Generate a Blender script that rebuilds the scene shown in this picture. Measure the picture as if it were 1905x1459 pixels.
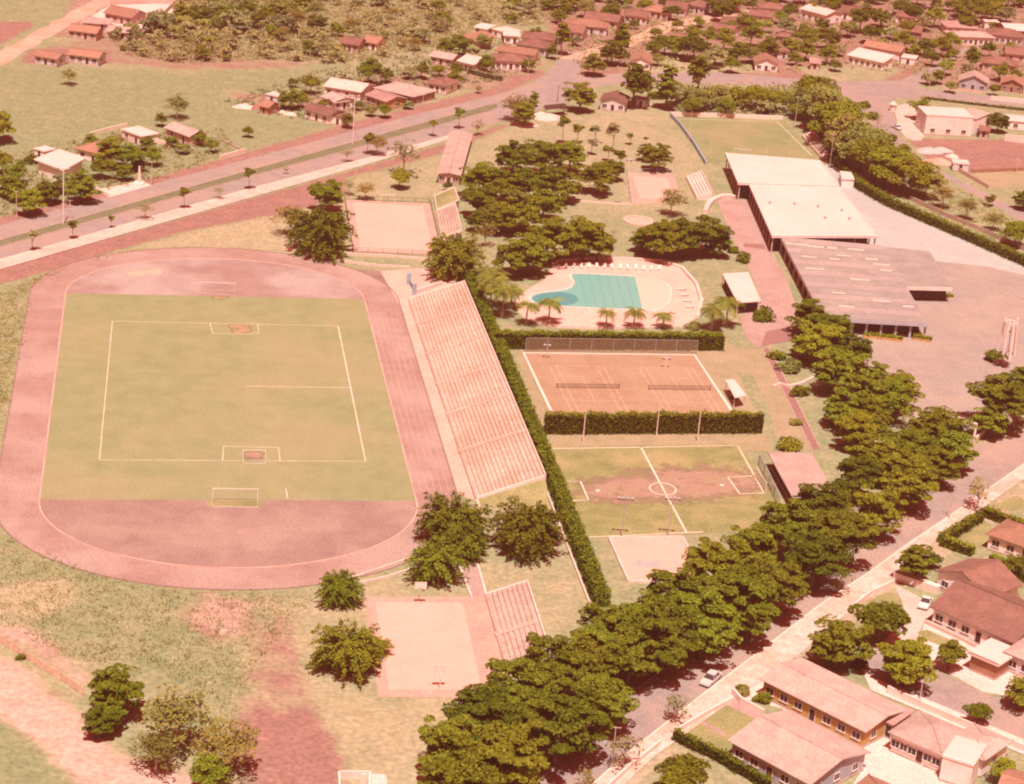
import bpy, bmesh, math, random
import numpy as np
from mathutils import Vector, Matrix

for o in list(bpy.data.objects): bpy.data.objects.remove(o)
SC = bpy.context.scene
COL = SC.collection
R = random.Random(7)

# ---------------------------------------------------------------- camera, sky, sun, exposure
PW, PH = 1905.0, 1459.0                      # photograph size; all pixel numbers below are in it
FPX, PITCH, ROLL, CAMH = 3956.58, math.radians(21.54435), math.radians(4.59332), 150.056
_f = Vector((0, math.cos(PITCH), -math.sin(PITCH))); _r = Vector((1, 0, 0)); _u = _r.cross(_f)
CR = math.cos(ROLL) * _r + math.sin(ROLL) * _u
CU = -math.sin(ROLL) * _r + math.cos(ROLL) * _u
cd = bpy.data.cameras.new('camera'); cam = bpy.data.objects.new('camera', cd); COL.objects.link(cam)
cd.sensor_width = 36.0; cd.lens = 36.0 * FPX / PW; cd.clip_start = 1.0; cd.clip_end = 20000
M3 = Matrix((CR, CU, -_f)).transposed()
cam.matrix_world = Matrix.Translation((0, 0, CAMH)) @ M3.to_4x4()
SC.camera = cam

SUN_EL, SUN_AZ = math.radians(65), math.radians(3)      # the sun stands behind the camera, slightly to the right
sd = bpy.data.lights.new('sun', 'SUN'); sun = bpy.data.objects.new('sun', sd); COL.objects.link(sun)
sd.energy = 4.3; sd.angle = math.radians(0.6); sd.color = (1.0, 0.90, 0.78)
sdir = Vector((math.sin(SUN_AZ) * math.cos(SUN_EL), -math.cos(SUN_AZ) * math.cos(SUN_EL), math.sin(SUN_EL)))
sun.rotation_euler = sdir.to_track_quat('Z', 'Y').to_euler(); sun.location = (0, 0, 400)
wd = bpy.data.worlds.new('World'); SC.world = wd; wd.use_nodes = True
wn = wd.node_tree.nodes; wl = wd.node_tree.links; wn.clear()
sky = wn.new('ShaderNodeTexSky'); sky.sky_type = 'NISHITA'; sky.sun_disc = False
sky.sun_elevation = SUN_EL; sky.sun_rotation = math.pi - SUN_AZ
sky.dust_density = 4.0; sky.air_density = 1.0; sky.ozone_density = 0.4
tint = wn.new('ShaderNodeMix'); tint.data_type = 'RGBA'; tint.blend_type = 'MULTIPLY'; tint.inputs[0].default_value = 1.0
tint.inputs[7].default_value = (1.0, 0.105, 0.065, 1)     # the faded print's red cast
bgn = wn.new('ShaderNodeBackground'); bgn.inputs[1].default_value = 0.12
wo = wn.new('ShaderNodeOutputWorld')
wl.new(sky.outputs[0], tint.inputs[6]); wl.new(tint.outputs[2], bgn.inputs[0]); wl.new(bgn.outputs[0], wo.inputs[0])
SC.view_settings.view_transform = 'Standard'; SC.view_settings.look = 'None'
SC.view_settings.exposure = 0.52; SC.view_settings.gamma = 1.0
SC.render.engine = 'CYCLES'
SC.cycles.use_denoising = True
SC.cycles.filter_width = 2.1
SC.cycles.max_bounces = 6; SC.cycles.diffuse_bounces = 3; SC.cycles.volume_bounces = 0
SC.cycles.transparent_max_bounces = 8
HAZE = dict(color=(1.0, 0.45, 0.38, 1), density=0.00018)

# ---------------------------------------------------------------- pixel -> place
def ray(x, y):
    return (x - PW / 2) / FPX * CR - (y - PH / 2) / FPX * CU + _f
def P(x, y, z=0.0):
    d = ray(x, y); t = (z - CAMH) / d.z
    return Vector((t * d.x, t * d.y, z))
def proj(v):
    d = Vector(v) - Vector((0, 0, CAMH)); c = d.dot(_f)
    return (PW / 2 + FPX * d.dot(CR) / c, PH / 2 - FPX * d.dot(CU) / c)
def scale_at(v):
    return FPX / (Vector(v) - Vector((0, 0, CAMH))).dot(_f)
def height_of(base, top_y):
    b = P(*base); lo, hi = 0.0, 60.0
    for _ in range(40):
        m = (lo + hi) / 2
        if proj((b.x, b.y, m))[1] > top_y: lo = m
        else: hi = m
    return lo

# ---------------------------------------------------------------- materials
MATS = {}
TUNE = dict(asphalt=(1.04, 1.14, 1.06), street=(1.0, 1.14, 1.12), parking=(.80, .91, .88), plaza=(.85, 1.02, 1.05), pitch=(.90, 1.12, 1.22), lawn=(.95, 1.12, 1.12),
            track=(.66, .88, .96), track_edge=(.53, .70, .78), infield=(.64, .90, 1.0), infield_dark=(.70, 1.0, 1.05), clay=(.62, .88, .92), dirt=(.62, .7, .78), dirt_dark=(.82, .98, 1.1),
            roof_tile=(.64, .76, .80), roof_tile_orange=(.70, .86, 1.0), roof_fibre=(.74, .83, .82), roof_cream=(.98, .82, .91), roof_cream_tile=(1, .88, .96), concrete=(1, .98, 1.04), wall_cream=(1, .97, 1.05), court_pale=(.95, .80, .82), whitewash=(1, .95, .99), dry_lawn=(.84, 1.0, 1.12), concrete_old=(.95, 1.0, .98), median=(.60, .82, .72),
            brick_path=(.78, .96, 1.0), sidewalk=(.86, 1.0, 1.05), roof_pink=(.95, 1.16, 1.18), dirt_pale=(.85, .95, 1.0), mesh_screen=(.7, .7, .7))
def ramp_noise(nt, scale, c1, c2, lo=0.35, hi=0.65, detail=4, rough=0.6, vec=None):
    n = nt.nodes.new('ShaderNodeTexNoise'); n.inputs['Scale'].default_value = scale
    n.inputs['Detail'].default_value = detail; n.inputs['Roughness'].default_value = rough
    if vec is not None: nt.links.new(vec, n.inputs['Vector'])
    r = nt.nodes.new('ShaderNodeValToRGB'); r.color_ramp.elements[0].position = lo; r.color_ramp.elements[1].position = hi
    r.color_ramp.elements[0].color = (*c1, 1); r.color_ramp.elements[1].color = (*c2, 1)
    nt.links.new(n.outputs['Fac'], r.inputs[0])
    return r.outputs[0], n
def mixc(nt, fac, a, b, mode='MIX'):
    m = nt.nodes.new('ShaderNodeMix'); m.data_type = 'RGBA'; m.blend_type = mode
    if isinstance(fac, float): m.inputs[0].default_value = fac
    else: nt.links.new(fac, m.inputs[0])
    for s, i in ((a, 6), (b, 7)):
        if isinstance(s, tuple): m.inputs[i].default_value = (*s[:3], 1)
        else: nt.links.new(s, m.inputs[i])
    return m.outputs[2]
def new_mat(name):
    m = bpy.data.materials.new(name); m.use_nodes = True; nt = m.node_tree
    b = nt.nodes['Principled BSDF']; b.inputs['Roughness'].default_value = 0.9
    b.inputs['Specular IOR Level'].default_value = 0.15
    MATS[name] = m
    return m, nt, b
def surf(name, c1, c2, scale=0.5, c3=None, scale3=0.06, amt3=0.6, rough=0.9, bump=0.0, bscale=3.0, fine=0.25, obj=False, wave=None, island=0.0):
    """uneven surface: two tones at one scale, a third in broad patches, fine grain on top"""
    k_ = TUNE.get(name, (1, 1, 1)); tn = lambda c: tuple(a * b_ for a, b_ in zip(c, k_)); c1, c2, c3 = tn(c1), tn(c2), (tn(c3) if c3 else None)
    m, nt, b = new_mat(name)
    if obj:
        tc = nt.nodes.new('ShaderNodeTexCoord'); vec = tc.outputs['Object']
    else:
        g = nt.nodes.new('ShaderNodeNewGeometry'); vec = g.outputs['Position']
    col, _ = ramp_noise(nt, scale, c1, c2, vec=vec, detail=5)
    if c3 is not None:
        f3, _ = ramp_noise(nt, scale3, (0, 0, 0), (amt3,) * 3, 0.45, 0.62, vec=vec, detail=3)
        col = mixc(nt, f3, col, c3)
    if fine:
        fg, _ = ramp_noise(nt, 2.4 if not obj else 3.0, (1 - fine,) * 3, (1 + fine,) * 3, 0.25, 0.75, vec=vec, detail=3)
        col = mixc(nt, 1.0, col, fg, 'MULTIPLY')
    if island:
        gi = nt.nodes.new('ShaderNodeObjectInfo')
        mr = nt.nodes.new('ShaderNodeMapRange'); mr.inputs['To Min'].default_value = 1 - island; mr.inputs['To Max'].default_value = 1 + island
        nt.links.new(gi.outputs['Random'], mr.inputs['Value'])
        cc = nt.nodes.new('ShaderNodeCombineColor')
        for i in range(3): nt.links.new(mr.outputs[0], cc.inputs[i])
        col = mixc(nt, 1.0, col, cc.outputs[0], 'MULTIPLY')
    hsrc = None
    if wave:
        axis, wsc, dark, wb = wave
        w = nt.nodes.new('ShaderNodeTexWave'); w.bands_direction = axis; w.inputs['Scale'].default_value = wsc
        w.inputs['Distortion'].default_value = 0.6; w.inputs['Detail'].default_value = 1.0
        nt.links.new(vec, w.inputs['Vector'])
        rr = nt.nodes.new('ShaderNodeValToRGB'); rr.color_ramp.elements[0].color = (dark, dark, dark, 1)
        nt.links.new(w.outputs['Fac'], rr.inputs[0])
        col = mixc(nt, 1.0, col, rr.outputs[0], 'MULTIPLY')
        bm_ = nt.nodes.new('ShaderNodeBump'); bm_.inputs['Strength'].default_value = wb; bm_.inputs['Distance'].default_value = 0.05
        nt.links.new(w.outputs['Fac'], bm_.inputs['Height']); nt.links.new(bm_.outputs[0], b.inputs['Normal'])
    elif bump:
        n = nt.nodes.new('ShaderNodeTexNoise'); n.inputs['Scale'].default_value = bscale; n.inputs['Detail'].default_value = 4
        nt.links.new(vec, n.inputs['Vector'])
        bm_ = nt.nodes.new('ShaderNodeBump'); bm_.inputs['Strength'].default_value = bump; bm_.inputs['Distance'].default_value = 0.25
        nt.links.new(n.outputs['Fac'], bm_.inputs['Height']); nt.links.new(bm_.outputs[0], b.inputs['Normal'])
    nt.links.new(col, b.inputs['Base Color']); b.inputs['Roughness'].default_value = rough
    return m
def leafmat(name, c1, c2, c3, trans=0.25):
    m = bpy.data.materials.new(name); m.use_nodes = True; nt = m.node_tree; nt.nodes.clear(); MATS[name] = m
    g = nt.nodes.new('ShaderNodeNewGeometry'); oi = nt.nodes.new('ShaderNodeObjectInfo')
    r = nt.nodes.new('ShaderNodeValToRGB'); e = r.color_ramp.elements
    e[0].color = (*c1, 1); e[1].color = (*c3, 1); mid = e.new(0.5); mid.color = (*c2, 1)
    nt.links.new(g.outputs['Random Per Island'], r.inputs[0])
    mr = nt.nodes.new('ShaderNodeMapRange'); mr.inputs['To Min'].default_value = 0.72; mr.inputs['To Max'].default_value = 1.28
    nt.links.new(oi.outputs['Random'], mr.inputs['Value'])
    cc = nt.nodes.new('ShaderNodeCombineColor')
    for i in range(3): nt.links.new(mr.outputs[0], cc.inputs[i])
    col = mixc(nt, 1.0, r.outputs[0], cc.outputs[0], 'MULTIPLY')
    fr = nt.nodes.new('ShaderNodeMath'); fr.operation = 'MULTIPLY'; fr.inputs[1].default_value = 7.31; nt.links.new(oi.outputs['Random'], fr.inputs[0])
    f2 = nt.nodes.new('ShaderNodeMath'); f2.operation = 'FRACT'; nt.links.new(fr.outputs[0], f2.inputs[0])
    col = mixc(nt, 1.0, col, mixc(nt, f2.outputs[0], (.88, 1.06, 1.0), (1.05, .98, .95)), 'MULTIPLY')
    d = nt.nodes.new('ShaderNodeBsdfDiffuse'); t = nt.nodes.new('ShaderNodeBsdfTranslucent'); mx = nt.nodes.new('ShaderNodeMixShader')
    mx.inputs[0].default_value = trans; o = nt.nodes.new('ShaderNodeOutputMaterial')
    nt.links.new(col, d.inputs[0]); nt.links.new(col, t.inputs[0])
    nt.links.new(d.outputs[0], mx.inputs[1]); nt.links.new(t.outputs[0], mx.inputs[2]); nt.links.new(mx.outputs[0], o.inputs[0])
    return m

surf('asphalt', (.25, .205, .215), (.31, .25, .255), .3, c3=(.36, .25, .23), scale3=.05, amt3=.6, bump=.1)
surf('street', (.27, .205, .20), (.335, .25, .235), .35, c3=(.40, .27, .23), scale3=.07, amt3=.7, bump=.15)
surf('parking', (.36, .29, .28), (.42, .335, .315), .25, c3=(.48, .36, .31), scale3=.045, amt3=.6)
surf('plaza', (.43, .40, .38), (.50, .46, .43), .4, c3=(.42, .37, .36), scale3=.05, amt3=.5)
surf('sidewalk', (.58, .43, .37), (.68, .51, .43), .5, c3=(.55, .36, .29), scale3=.15, amt3=.6)
surf('pavement_worn', (.50, .41, .36), (.66, .55, .49), .7, c3=(.40, .31, .22), scale3=.16, amt3=.6)
surf('concrete', (.64, .53, .46), (.72, .60, .52), .4, c3=(.58, .46, .39), scale3=.12, amt3=.5)
surf('concrete_old', (.44, .33, .29), (.54, .41, .36), .6, c3=(.36, .25, .22), scale3=.2, amt3=.6)
surf('stand_concrete', (.47, .37, .305), (.58, .46, .385), .8, c3=(.43, .30, .22), scale3=.09, amt3=.6, fine=.3, island=.1)
surf('stand_front', (.54, .39, .33), (.62, .46, .39), .6, c3=(.47, .32, .27), scale3=.15, amt3=.5)
surf('whitewash', (.74, .67, .60), (.80, .73, .66), 1.0, c3=(.66, .56, .48), scale3=.3, amt3=.4, fine=.1)
surf('chalk', (.68, .62, .55), (.78, .72, .64), 2.0, c3=(.48, .42, .32), scale3=.3, amt3=.6)
surf('kerb', (.66, .57, .50), (.74, .65, .57), 1.0, fine=.15)
surf('track', (.45, .235, .19), (.53, .285, .23), .25, c3=(.60, .365, .30), scale3=.06, amt3=.75, bump=.1)
surf('track_edge', (.42, .21, .17), (.50, .26, .21), .3, c3=(.56, .33, .27), scale3=.08, amt3=.6)
surf('infield', (.44, .22, .185), (.50, .265, .22), .2, c3=(.62, .40, .34), scale3=.045, amt3=.8)
surf('infield_dark', (.37, .185, .16), (.43, .22, .185), .2, c3=(.50, .27, .22), scale3=.05, amt3=.8)
surf('pitch', (.25, .235, .11), (.295, .27, .135), .22, c3=(.37, .275, .155), scale3=.035, amt3=.45, bump=.2, fine=.16)
surf('lawn', (.21, .20, .085), (.28, .25, .115), .3, c3=(.38, .285, .15), scale3=.09, amt3=.7, bump=.3)
surf('dry_lawn', (.33, .26, .14), (.40, .305, .17), .3, c3=(.44, .31, .19), scale3=.08, amt3=.6, bump=.2)
surf('median', (.23, .195, .12), (.29, .23, .15), .4, c3=(.33, .23, .18), scale3=.1, amt3=.7, bump=.2)
surf('green_pitch', (.19, .24, .115), (.245, .285, .145), .2, c3=(.33, .29, .17), scale3=.06, amt3=.5, bump=.2)
surf('roof_fibre_dark', (.31, .275, .265), (.36, .32, .31), .3, c3=(.41, .36, .34), scale3=.18, amt3=.5, obj=True)
surf('kerb_faint', (.56, .40, .33), (.66, .50, .42), .5, c3=(.44, .27, .22), scale3=.12, amt3=.8)
surf('clay', (.52, .255, .165), (.58, .295, .19), .3, c3=(.62, .35, .235), scale3=.08, amt3=.5)
surf('dirt', (.42, .185, .135), (.50, .24, .175), .3, c3=(.58, .33, .25), scale3=.08, amt3=.6)
surf('dirt_pale', (.58, .36, .26), (.66, .44, .33), .3, c3=(.52, .28, .20), scale3=.08, amt3=.6)
surf('dirt_dark', (.33, .15, .125), (.40, .185, .15), .3, c3=(.46, .24, .19), scale3=.07, amt3=.6)
surf('court_pale', (.66, .50, .41), (.71, .545, .45), .5, c3=(.62, .45, .365), scale3=.12, amt3=.35, fine=.06)
surf('court_rim', (.46, .31, .26), (.53, .37, .31), .5, c3=(.42, .27, .23), scale3=.15, amt3=.5)
surf('pool_deck', (.60, .42, .36), (.67, .49, .42), .5, c3=(.55, .37, .31), scale3=.1, amt3=.5)
surf('brick_path', (.46, .275, .24), (.53, .33, .285), .8, c3=(.42, .22, .20), scale3=.12, amt3=.5)
surf('mauve_path', (.25, .145, .135), (.30, .18, .165), .8)
surf('tile_pool', (.62, .70, .66), (.66, .74, .70), 1.0, fine=.05)
surf('roof_tile', (.36, .165, .125), (.46, .215, .16), .5, c3=(.30, .155, .125), scale3=.35, amt3=.5, obj=True, wave=('X', 2.2, .8, .5), island=.16)
surf('roof_tile_orange', (.50, .23, .14), (.58, .275, .17), .5, c3=(.44, .21, .145), scale3=.35, amt3=.5, obj=True, wave=('X', 2.2, .82, .5), island=.12)
surf('roof_pink', (.47, .30, .265), (.55, .36, .315), .4, c3=(.40, .25, .225), scale3=.25, amt3=.5, obj=True, wave=('X', 1.6, .86, .4), island=.1)
surf('roof_mauve', (.37, .24, .225), (.44, .285, .265), .4, c3=(.46, .32, .28), scale3=.25, amt3=.5, obj=True, wave=('X', 1.6, .84, .4), island=.08)
surf('roof_fibre', (.40, .33, .315), (.46, .385, .365), .3, c3=(.53, .45, .42), scale3=.18, amt3=.55, obj=True, wave=('Y', .35, .8, .5))
surf('roof_cream', (.74, .655, .555), (.79, .705, .60), .3, c3=(.70, .58, .49), scale3=.12, amt3=.4, obj=True, fine=.04)
surf('roof_cream_tile', (.70, .60, .50), (.76, .66, .55), .4, c3=(.64, .52, .43), scale3=.25, amt3=.5, obj=True, wave=('X', 1.6, .9, .3))
surf('wall_white', (.80, .76, .73), (.85, .81, .78), .6, c3=(.72, .66, .62), scale3=.4, amt3=.4, obj=True, fine=.06)
surf('wall_cream', (.78, .71, .63), (.83, .76, .68), .6, c3=(.60, .49, .40), scale3=.4, amt3=.4, obj=True, fine=.06)
surf('wall_pink', (.56, .40, .36), (.62, .46, .41), .6, obj=True, fine=.08)
surf('wall_lavender', (.56, .56, .61), (.63, .62, .67), .6, obj=True, fine=.06)
surf('wall_bluegrey', (.36, .38, .43), (.42, .44, .49), .6, obj=True, fine=.06)
surf('wall_ochre', (.42, .27, .10), (.50, .33, .13), .6, obj=True, fine=.08)
surf('wall_brown', (.30, .16, .11), (.38, .21, .145), .6, obj=True, fine=.1)
surf('wall_brick', (.40, .20, .15), (.48, .25, .185), 1.5, obj=True, fine=.15)
surf('dark_wood_and_shade', (.06, .03, .025), (.10, .05, .04), 1.5, obj=True)  # dark wood; under the club roofs the same colour stands for shade
surf('wood', (.26, .15, .10), (.34, .20, .135), 1.5, obj=True)
surf('fence_wood', (.60, .44, .34), (.70, .54, .43), 1.5)
surf('glass', (.045, .035, .04), (.08, .06, .065), .8, rough=.25, obj=True, fine=0)
surf('metal_white', (.66, .64, .62), (.72, .70, .67), 1.0, rough=.5, obj=True, fine=.05)
surf('metal_grey', (.36, .35, .35), (.42, .41, .41), 1.0, rough=.5, obj=True, fine=.05)
surf('pole', (.52, .44, .39), (.60, .52, .46), 1.0, obj=True, fine=.05)
surf('blue_paint', (.27, .36, .46), (.33, .42, .52), .8, obj=True, fine=.08)
surf('mesh_screen', (.30, .20, .14), (.36, .25, .175), .8, fine=.2)
surf('rubble', (.60, .47, .42), (.70, .57, .51), 1.0, bump=.6)
surf('gravel', (.45, .41, .39), (.54, .50, .47), 1.2, bump=.6)
surf('rubber', (.02, .02, .02), (.04, .04, .04), 2.0, obj=True)
surf('bark', (.13, .075, .055), (.20, .12, .09), 2.0, obj=True)
surf('bark_pale', (.34, .24, .19), (.44, .31, .25), 2.0, obj=True)
surf('red_fabric', (.50, .06, .06), (.56, .10, .09), 1.0, obj=True)
leafmat('leaf_dark', (0.077, 0.096, 0.007), (0.146, 0.168, 0.014), (0.228, 0.252, 0.031))
leafmat('leaf_mid', (0.102, 0.123, 0.009), (0.179, 0.206, 0.018), (0.266, 0.289, 0.037))
leafmat('leaf_bright', (0.150, 0.177, 0.011), (0.228, 0.255, 0.020), (0.300, 0.317, 0.040))
leafmat('leaf_pale', (0.193, 0.208, 0.050), (0.276, 0.286, 0.075), (0.339, 0.333, 0.105))
leafmat('leaf_dry', (.24, .205, .05), (.32, .265, .065), (.38, .31, .10), .35)
leafmat('leaf_scrub', (0.218, 0.225, 0.094), (0.312, 0.310, 0.138), (0.406, 0.380, 0.193))
leafmat('leaf_hedge', (0.102, 0.125, 0.007), (0.170, 0.196, 0.013), (0.242, 0.260, 0.029), .05)
leafmat('leaf_red', (.16, .035, .03), (.24, .06, .05), (.32, .12, .09))
leafmat('leaf_palm', (0.126, 0.146, 0.022), (0.199, 0.218, 0.037), (0.281, 0.286, 0.061), .2)

# ---------------------------------------------------------------- mesh helpers
class MB:
    def __init__(s): s.v = []; s.f = []
    def add(s, vs, fs):
        n = len(s.v); s.v += [tuple(v) for v in vs]; s.f += [tuple(i + n for i in f) for f in fs]; return s
    def box(s, c, d, rz=0.0):
        x, y, z = d[0] / 2, d[1] / 2, d[2] / 2; ca, sa = math.cos(rz), math.sin(rz); vs = []
        for k in (-z, z):
            for a, b in ((-x, -y), (x, -y), (x, y), (-x, y)):
                vs.append((c[0] + a * ca - b * sa, c[1] + a * sa + b * ca, c[2] + k))
        return s.add(vs, [(3, 2, 1, 0), (4, 5, 6, 7), (0, 1, 5, 4), (1, 2, 6, 5), (2, 3, 7, 6), (3, 0, 4, 7)])
    def prism(s, pts, z0, z1):
        """outline (list of xy) pulled up from z0 to z1 (numbers or lists)"""
        n = len(pts)
        if sum(pts[i][0] * pts[(i + 1) % n][1] - pts[(i + 1) % n][0] * pts[i][1] for i in range(n)) < 0:
            pts = pts[::-1]
            if not isinstance(z1, (int, float)): z1 = z1[::-1]
            if not isinstance(z0, (int, float)): z0 = z0[::-1]
        zb = [z0] * n if isinstance(z0, (int, float)) else z0
        zt = [z1] * n if isinstance(z1, (int, float)) else z1
        vs = [(p[0], p[1], zb[i]) for i, p in enumerate(pts)] + [(p[0], p[1], zt[i]) for i, p in enumerate(pts)]
        fs = [tuple(range(n - 1, -1, -1)), tuple(range(n, 2 * n))]
        fs += [(i, (i + 1) % n, n + (i + 1) % n, n + i) for i in range(n)]
        return s.add(vs, fs)
    def tube(s, p0, p1, r0, r1=None, n=6, cap=True):
        r1 = r0 if r1 is None else r1
        p0, p1 = Vector(p0), Vector(p1); d = (p1 - p0)
        if d.length < 1e-6: return s
        q = d.normalized().to_track_quat('Z', 'Y'); vs = []
        for p, r in ((p0, r0), (p1, r1)):
            for i in range(n):
                a = 2 * math.pi * i / n; vs.append(p + q @ Vector((r * math.cos(a), r * math.sin(a), 0)))
        fs = [(i, (i + 1) % n, n + (i + 1) % n, n + i) for i in range(n)]
        if cap: fs += [tuple(range(n - 1, -1, -1)), tuple(range(n, 2 * n))]
        return s.add(vs, fs)
    def slab(s, a, b, c, d, t):
        """four top corners (counter-clockwise from above), thickness t straight down"""
        vs = [Vector(q) for q in (a, b, c, d)]; vs = [v - Vector((0, 0, t)) for v in vs] + vs
        return s.add(vs, [(3, 2, 1, 0), (4, 5, 6, 7), (0, 1, 5, 4), (1, 2, 6, 5), (2, 3, 7, 6), (3, 0, 4, 7)])
    def mesh(s, name, mat):
        me = bpy.data.meshes.new(name); me.from_pydata(s.v, [], s.f); me.update()
        if mat: me.materials.append(MATS[mat])
        return me
    def build(s, name, mat, parent=None, loc=None):
        return put(name, s.mesh(name, mat), parent, loc)
def put(name, me, parent=None, loc=None, rot=None, scl=None):
    o = bpy.data.objects.new(name, me); COL.objects.link(o)
    if parent is not None: o.parent = parent
    if loc is not None: o.location = loc
    if rot is not None: o.rotation_euler = rot
    if scl is not None: o.scale = scl
    return o
def quick_mesh(name, V, F, mat):
    """numpy quads or triangles to a mesh"""
    me = bpy.data.meshes.new(name); nv, nf, k = len(V), len(F), F.shape[1]
    me.vertices.add(nv); me.vertices.foreach_set('co', V.astype(np.float32).ravel())
    me.loops.add(nf * k); me.loops.foreach_set('vertex_index', F.astype(np.int32).ravel())
    me.polygons.add(nf); me.polygons.foreach_set('loop_start', np.arange(0, nf * k, k, dtype=np.int32))
    me.update(calc_edges=True); me.validate()
    if mat: me.materials.append(MATS[mat])
    return me
def tag(o, label=None, cat=None, group=None, kind=None):
    if label: o['label'] = label
    if cat: o['category'] = cat
    if group: o['group'] = group
    if kind: o['kind'] = kind
    return o
def thing(name, label, cat, loc=(0, 0, 0), rz=0.0, group=None):
    o = bpy.data.objects.new(name, None); COL.objects.link(o); o.empty_display_size = 0.5
    o.location = loc; o.rotation_euler = (0, 0, rz)
    return tag(o, label, cat, group)
def xy(p): return (p[0], p[1])
def wpts(px, z=0.0): return [P(x, y, z) for x, y in px]
def organic(pts, step=3.0, amp=0.8, seed=1):
    """an outline with wandering edges"""
    rr = random.Random(seed); out = []; n = len(pts)
    for i in range(n):
        a, b = pts[i], pts[(i + 1) % n]; k = max(1, int((b - a).length / step))
        for j in range(k):
            q = a.lerp(b, j / k); out.append(Vector((q.x + rr.uniform(-amp, amp), q.y + rr.uniform(-amp, amp), q.z)))
    return out
def smooth_poly(pts, k=2, closed=True):
    for _ in range(k):
        out = []; n = len(pts)
        if not closed: out.append(pts[0])
        for i in range(n if closed else n - 1):
            a, b = pts[i], pts[(i + 1) % n]; out += [a.lerp(b, .25), a.lerp(b, .75)]
        if not closed: out.append(pts[-1])
        pts = out
    return pts
def flat_mesh(name, pts, z, mat):
    bm = bmesh.new(); vs = [bm.verts.new((p[0], p[1], z)) for p in pts]
    f = bm.faces.new(vs)
    if f.normal.z < 0 or f.calc_area() and (f.normal_update() or f.normal.z < 0): f.normal_flip()
    bmesh.ops.triangulate(bm, faces=[f]); me = bpy.data.meshes.new(name); bm.to_mesh(me); bm.free()
    me.materials.append(MATS[mat]); return me
def sheet(name, pts, z, mat, parent=None):
    """a paved or planted piece of the setting"""
    o = put(name, flat_mesh(name, pts, z, mat), parent)
    if parent is None: o['kind'] = 'structure'
    return o
def soft_patch(name, pts, z, mat, feather=1.5, parent=None):
    """worn or bare ground that fades out into the turf round it"""
    key = mat + '_soft'
    if key not in MATS:
        m2 = MATS[mat].copy(); m2.name = key; MATS[key] = m2; nt = m2.node_tree; out = nt.nodes['Material Output']; b = nt.nodes['Principled BSDF']
        va = nt.nodes.new('ShaderNodeVertexColor'); va.layer_name = 'cover'; g = nt.nodes.new('ShaderNodeNewGeometry'); n = nt.nodes.new('ShaderNodeTexNoise')
        n.inputs['Scale'].default_value = .33; n.inputs['Detail'].default_value = 6; nt.links.new(g.outputs['Position'], n.inputs['Vector'])
        ma = nt.nodes.new('ShaderNodeMath'); ma.operation = 'MULTIPLY_ADD'; ma.inputs[1].default_value = 1.9; ma.inputs[2].default_value = -1.05; nt.links.new(n.outputs['Fac'], ma.inputs[0])
        ad = nt.nodes.new('ShaderNodeMath'); nt.links.new(va.outputs[0], ad.inputs[0]); nt.links.new(ma.outputs[0], ad.inputs[1])
        mr = nt.nodes.new('ShaderNodeMapRange'); mr.inputs['From Min'].default_value = .2; mr.inputs['From Max'].default_value = .8; nt.links.new(ad.outputs[0], mr.inputs['Value'])
        tp = nt.nodes.new('ShaderNodeBsdfTransparent'); mx = nt.nodes.new('ShaderNodeMixShader'); nt.links.new(mr.outputs[0], mx.inputs[0])
        nt.links.new(tp.outputs[0], mx.inputs[1]); nt.links.new(b.outputs[0], mx.inputs[2]); nt.links.new(mx.outputs[0], out.inputs['Surface'])
    c = sum(pts, Vector()) / len(pts); n = len(pts); V = []; F = []; A = []
    ins = [p.lerp(c, min(.9, feather / max((p - c).length, .1))) for p in pts]; outer = [p.lerp(c, -min(.4, feather * .6 / max((p - c).length, .1))) for p in pts]
    for ring, a in ((outer, 0.0), (ins, 1.0)):
        for p in ring: V.append((p.x, p.y, z)); A += [a, a, a, 1.0]
    F = [(i, (i + 1) % n, n + (i + 1) % n, n + i) for i in range(n)]; V.append((c.x, c.y, z)); A += [1.0] * 4
    F += [(n + i, n + (i + 1) % n, 2 * n) for i in range(n)]
    me = bpy.data.meshes.new(name); me.from_pydata(V, [], F); me.update(); at = me.color_attributes.new('cover', 'FLOAT_COLOR', 'POINT'); at.data.foreach_set('color', A); me.materials.append(MATS[key])
    o = put(name, me, parent)
    if parent is None: o['kind'] = 'structure'
    return o
def ribbon(pts, w, z0, z1=None):
    """a strip of width w along pts; with z1 a low wall or kerb"""
    n = len(pts); L, Rr = [], []
    for i in range(n):
        a = pts[max(0, i - 1)]; b = pts[min(n - 1, i + 1)]; d = Vector((b[0] - a[0], b[1] - a[1])).normalized()
        nn = Vector((-d.y, d.x)) * w / 2; L.append((pts[i][0] + nn.x, pts[i][1] + nn.y)); Rr.append((pts[i][0] - nn.x, pts[i][1] - nn.y))
    m = MB()
    for i in range(n - 1):
        q = [Rr[i], Rr[i + 1], L[i + 1], L[i]]
        if z1 is None: m.add([(*p, z0) for p in q], [(0, 1, 2, 3)])
        else:
            vs = [(*p, z0) for p in q] + [(*p, z1) for p in q]; fs = [(4, 5, 6, 7), (0, 1, 5, 4), (2, 3, 7, 6)]
            if i == 0: fs.append((3, 0, 4, 7))
            if i == n - 2: fs.append((1, 2, 6, 5))
            m.add(vs, fs)
    return m
def line(parent, pts, w, z, mat='chalk', name='line'):
    return ribbon(pts, w, z).build(name, mat, parent)
def wall(label, px, h, t, mat, name='low_wall', cat='wall', group=None, z0=0.0):
    o = ribbon(wpts(px), t, z0, h).build(name, mat); return tag(o, label, cat, group)
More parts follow.
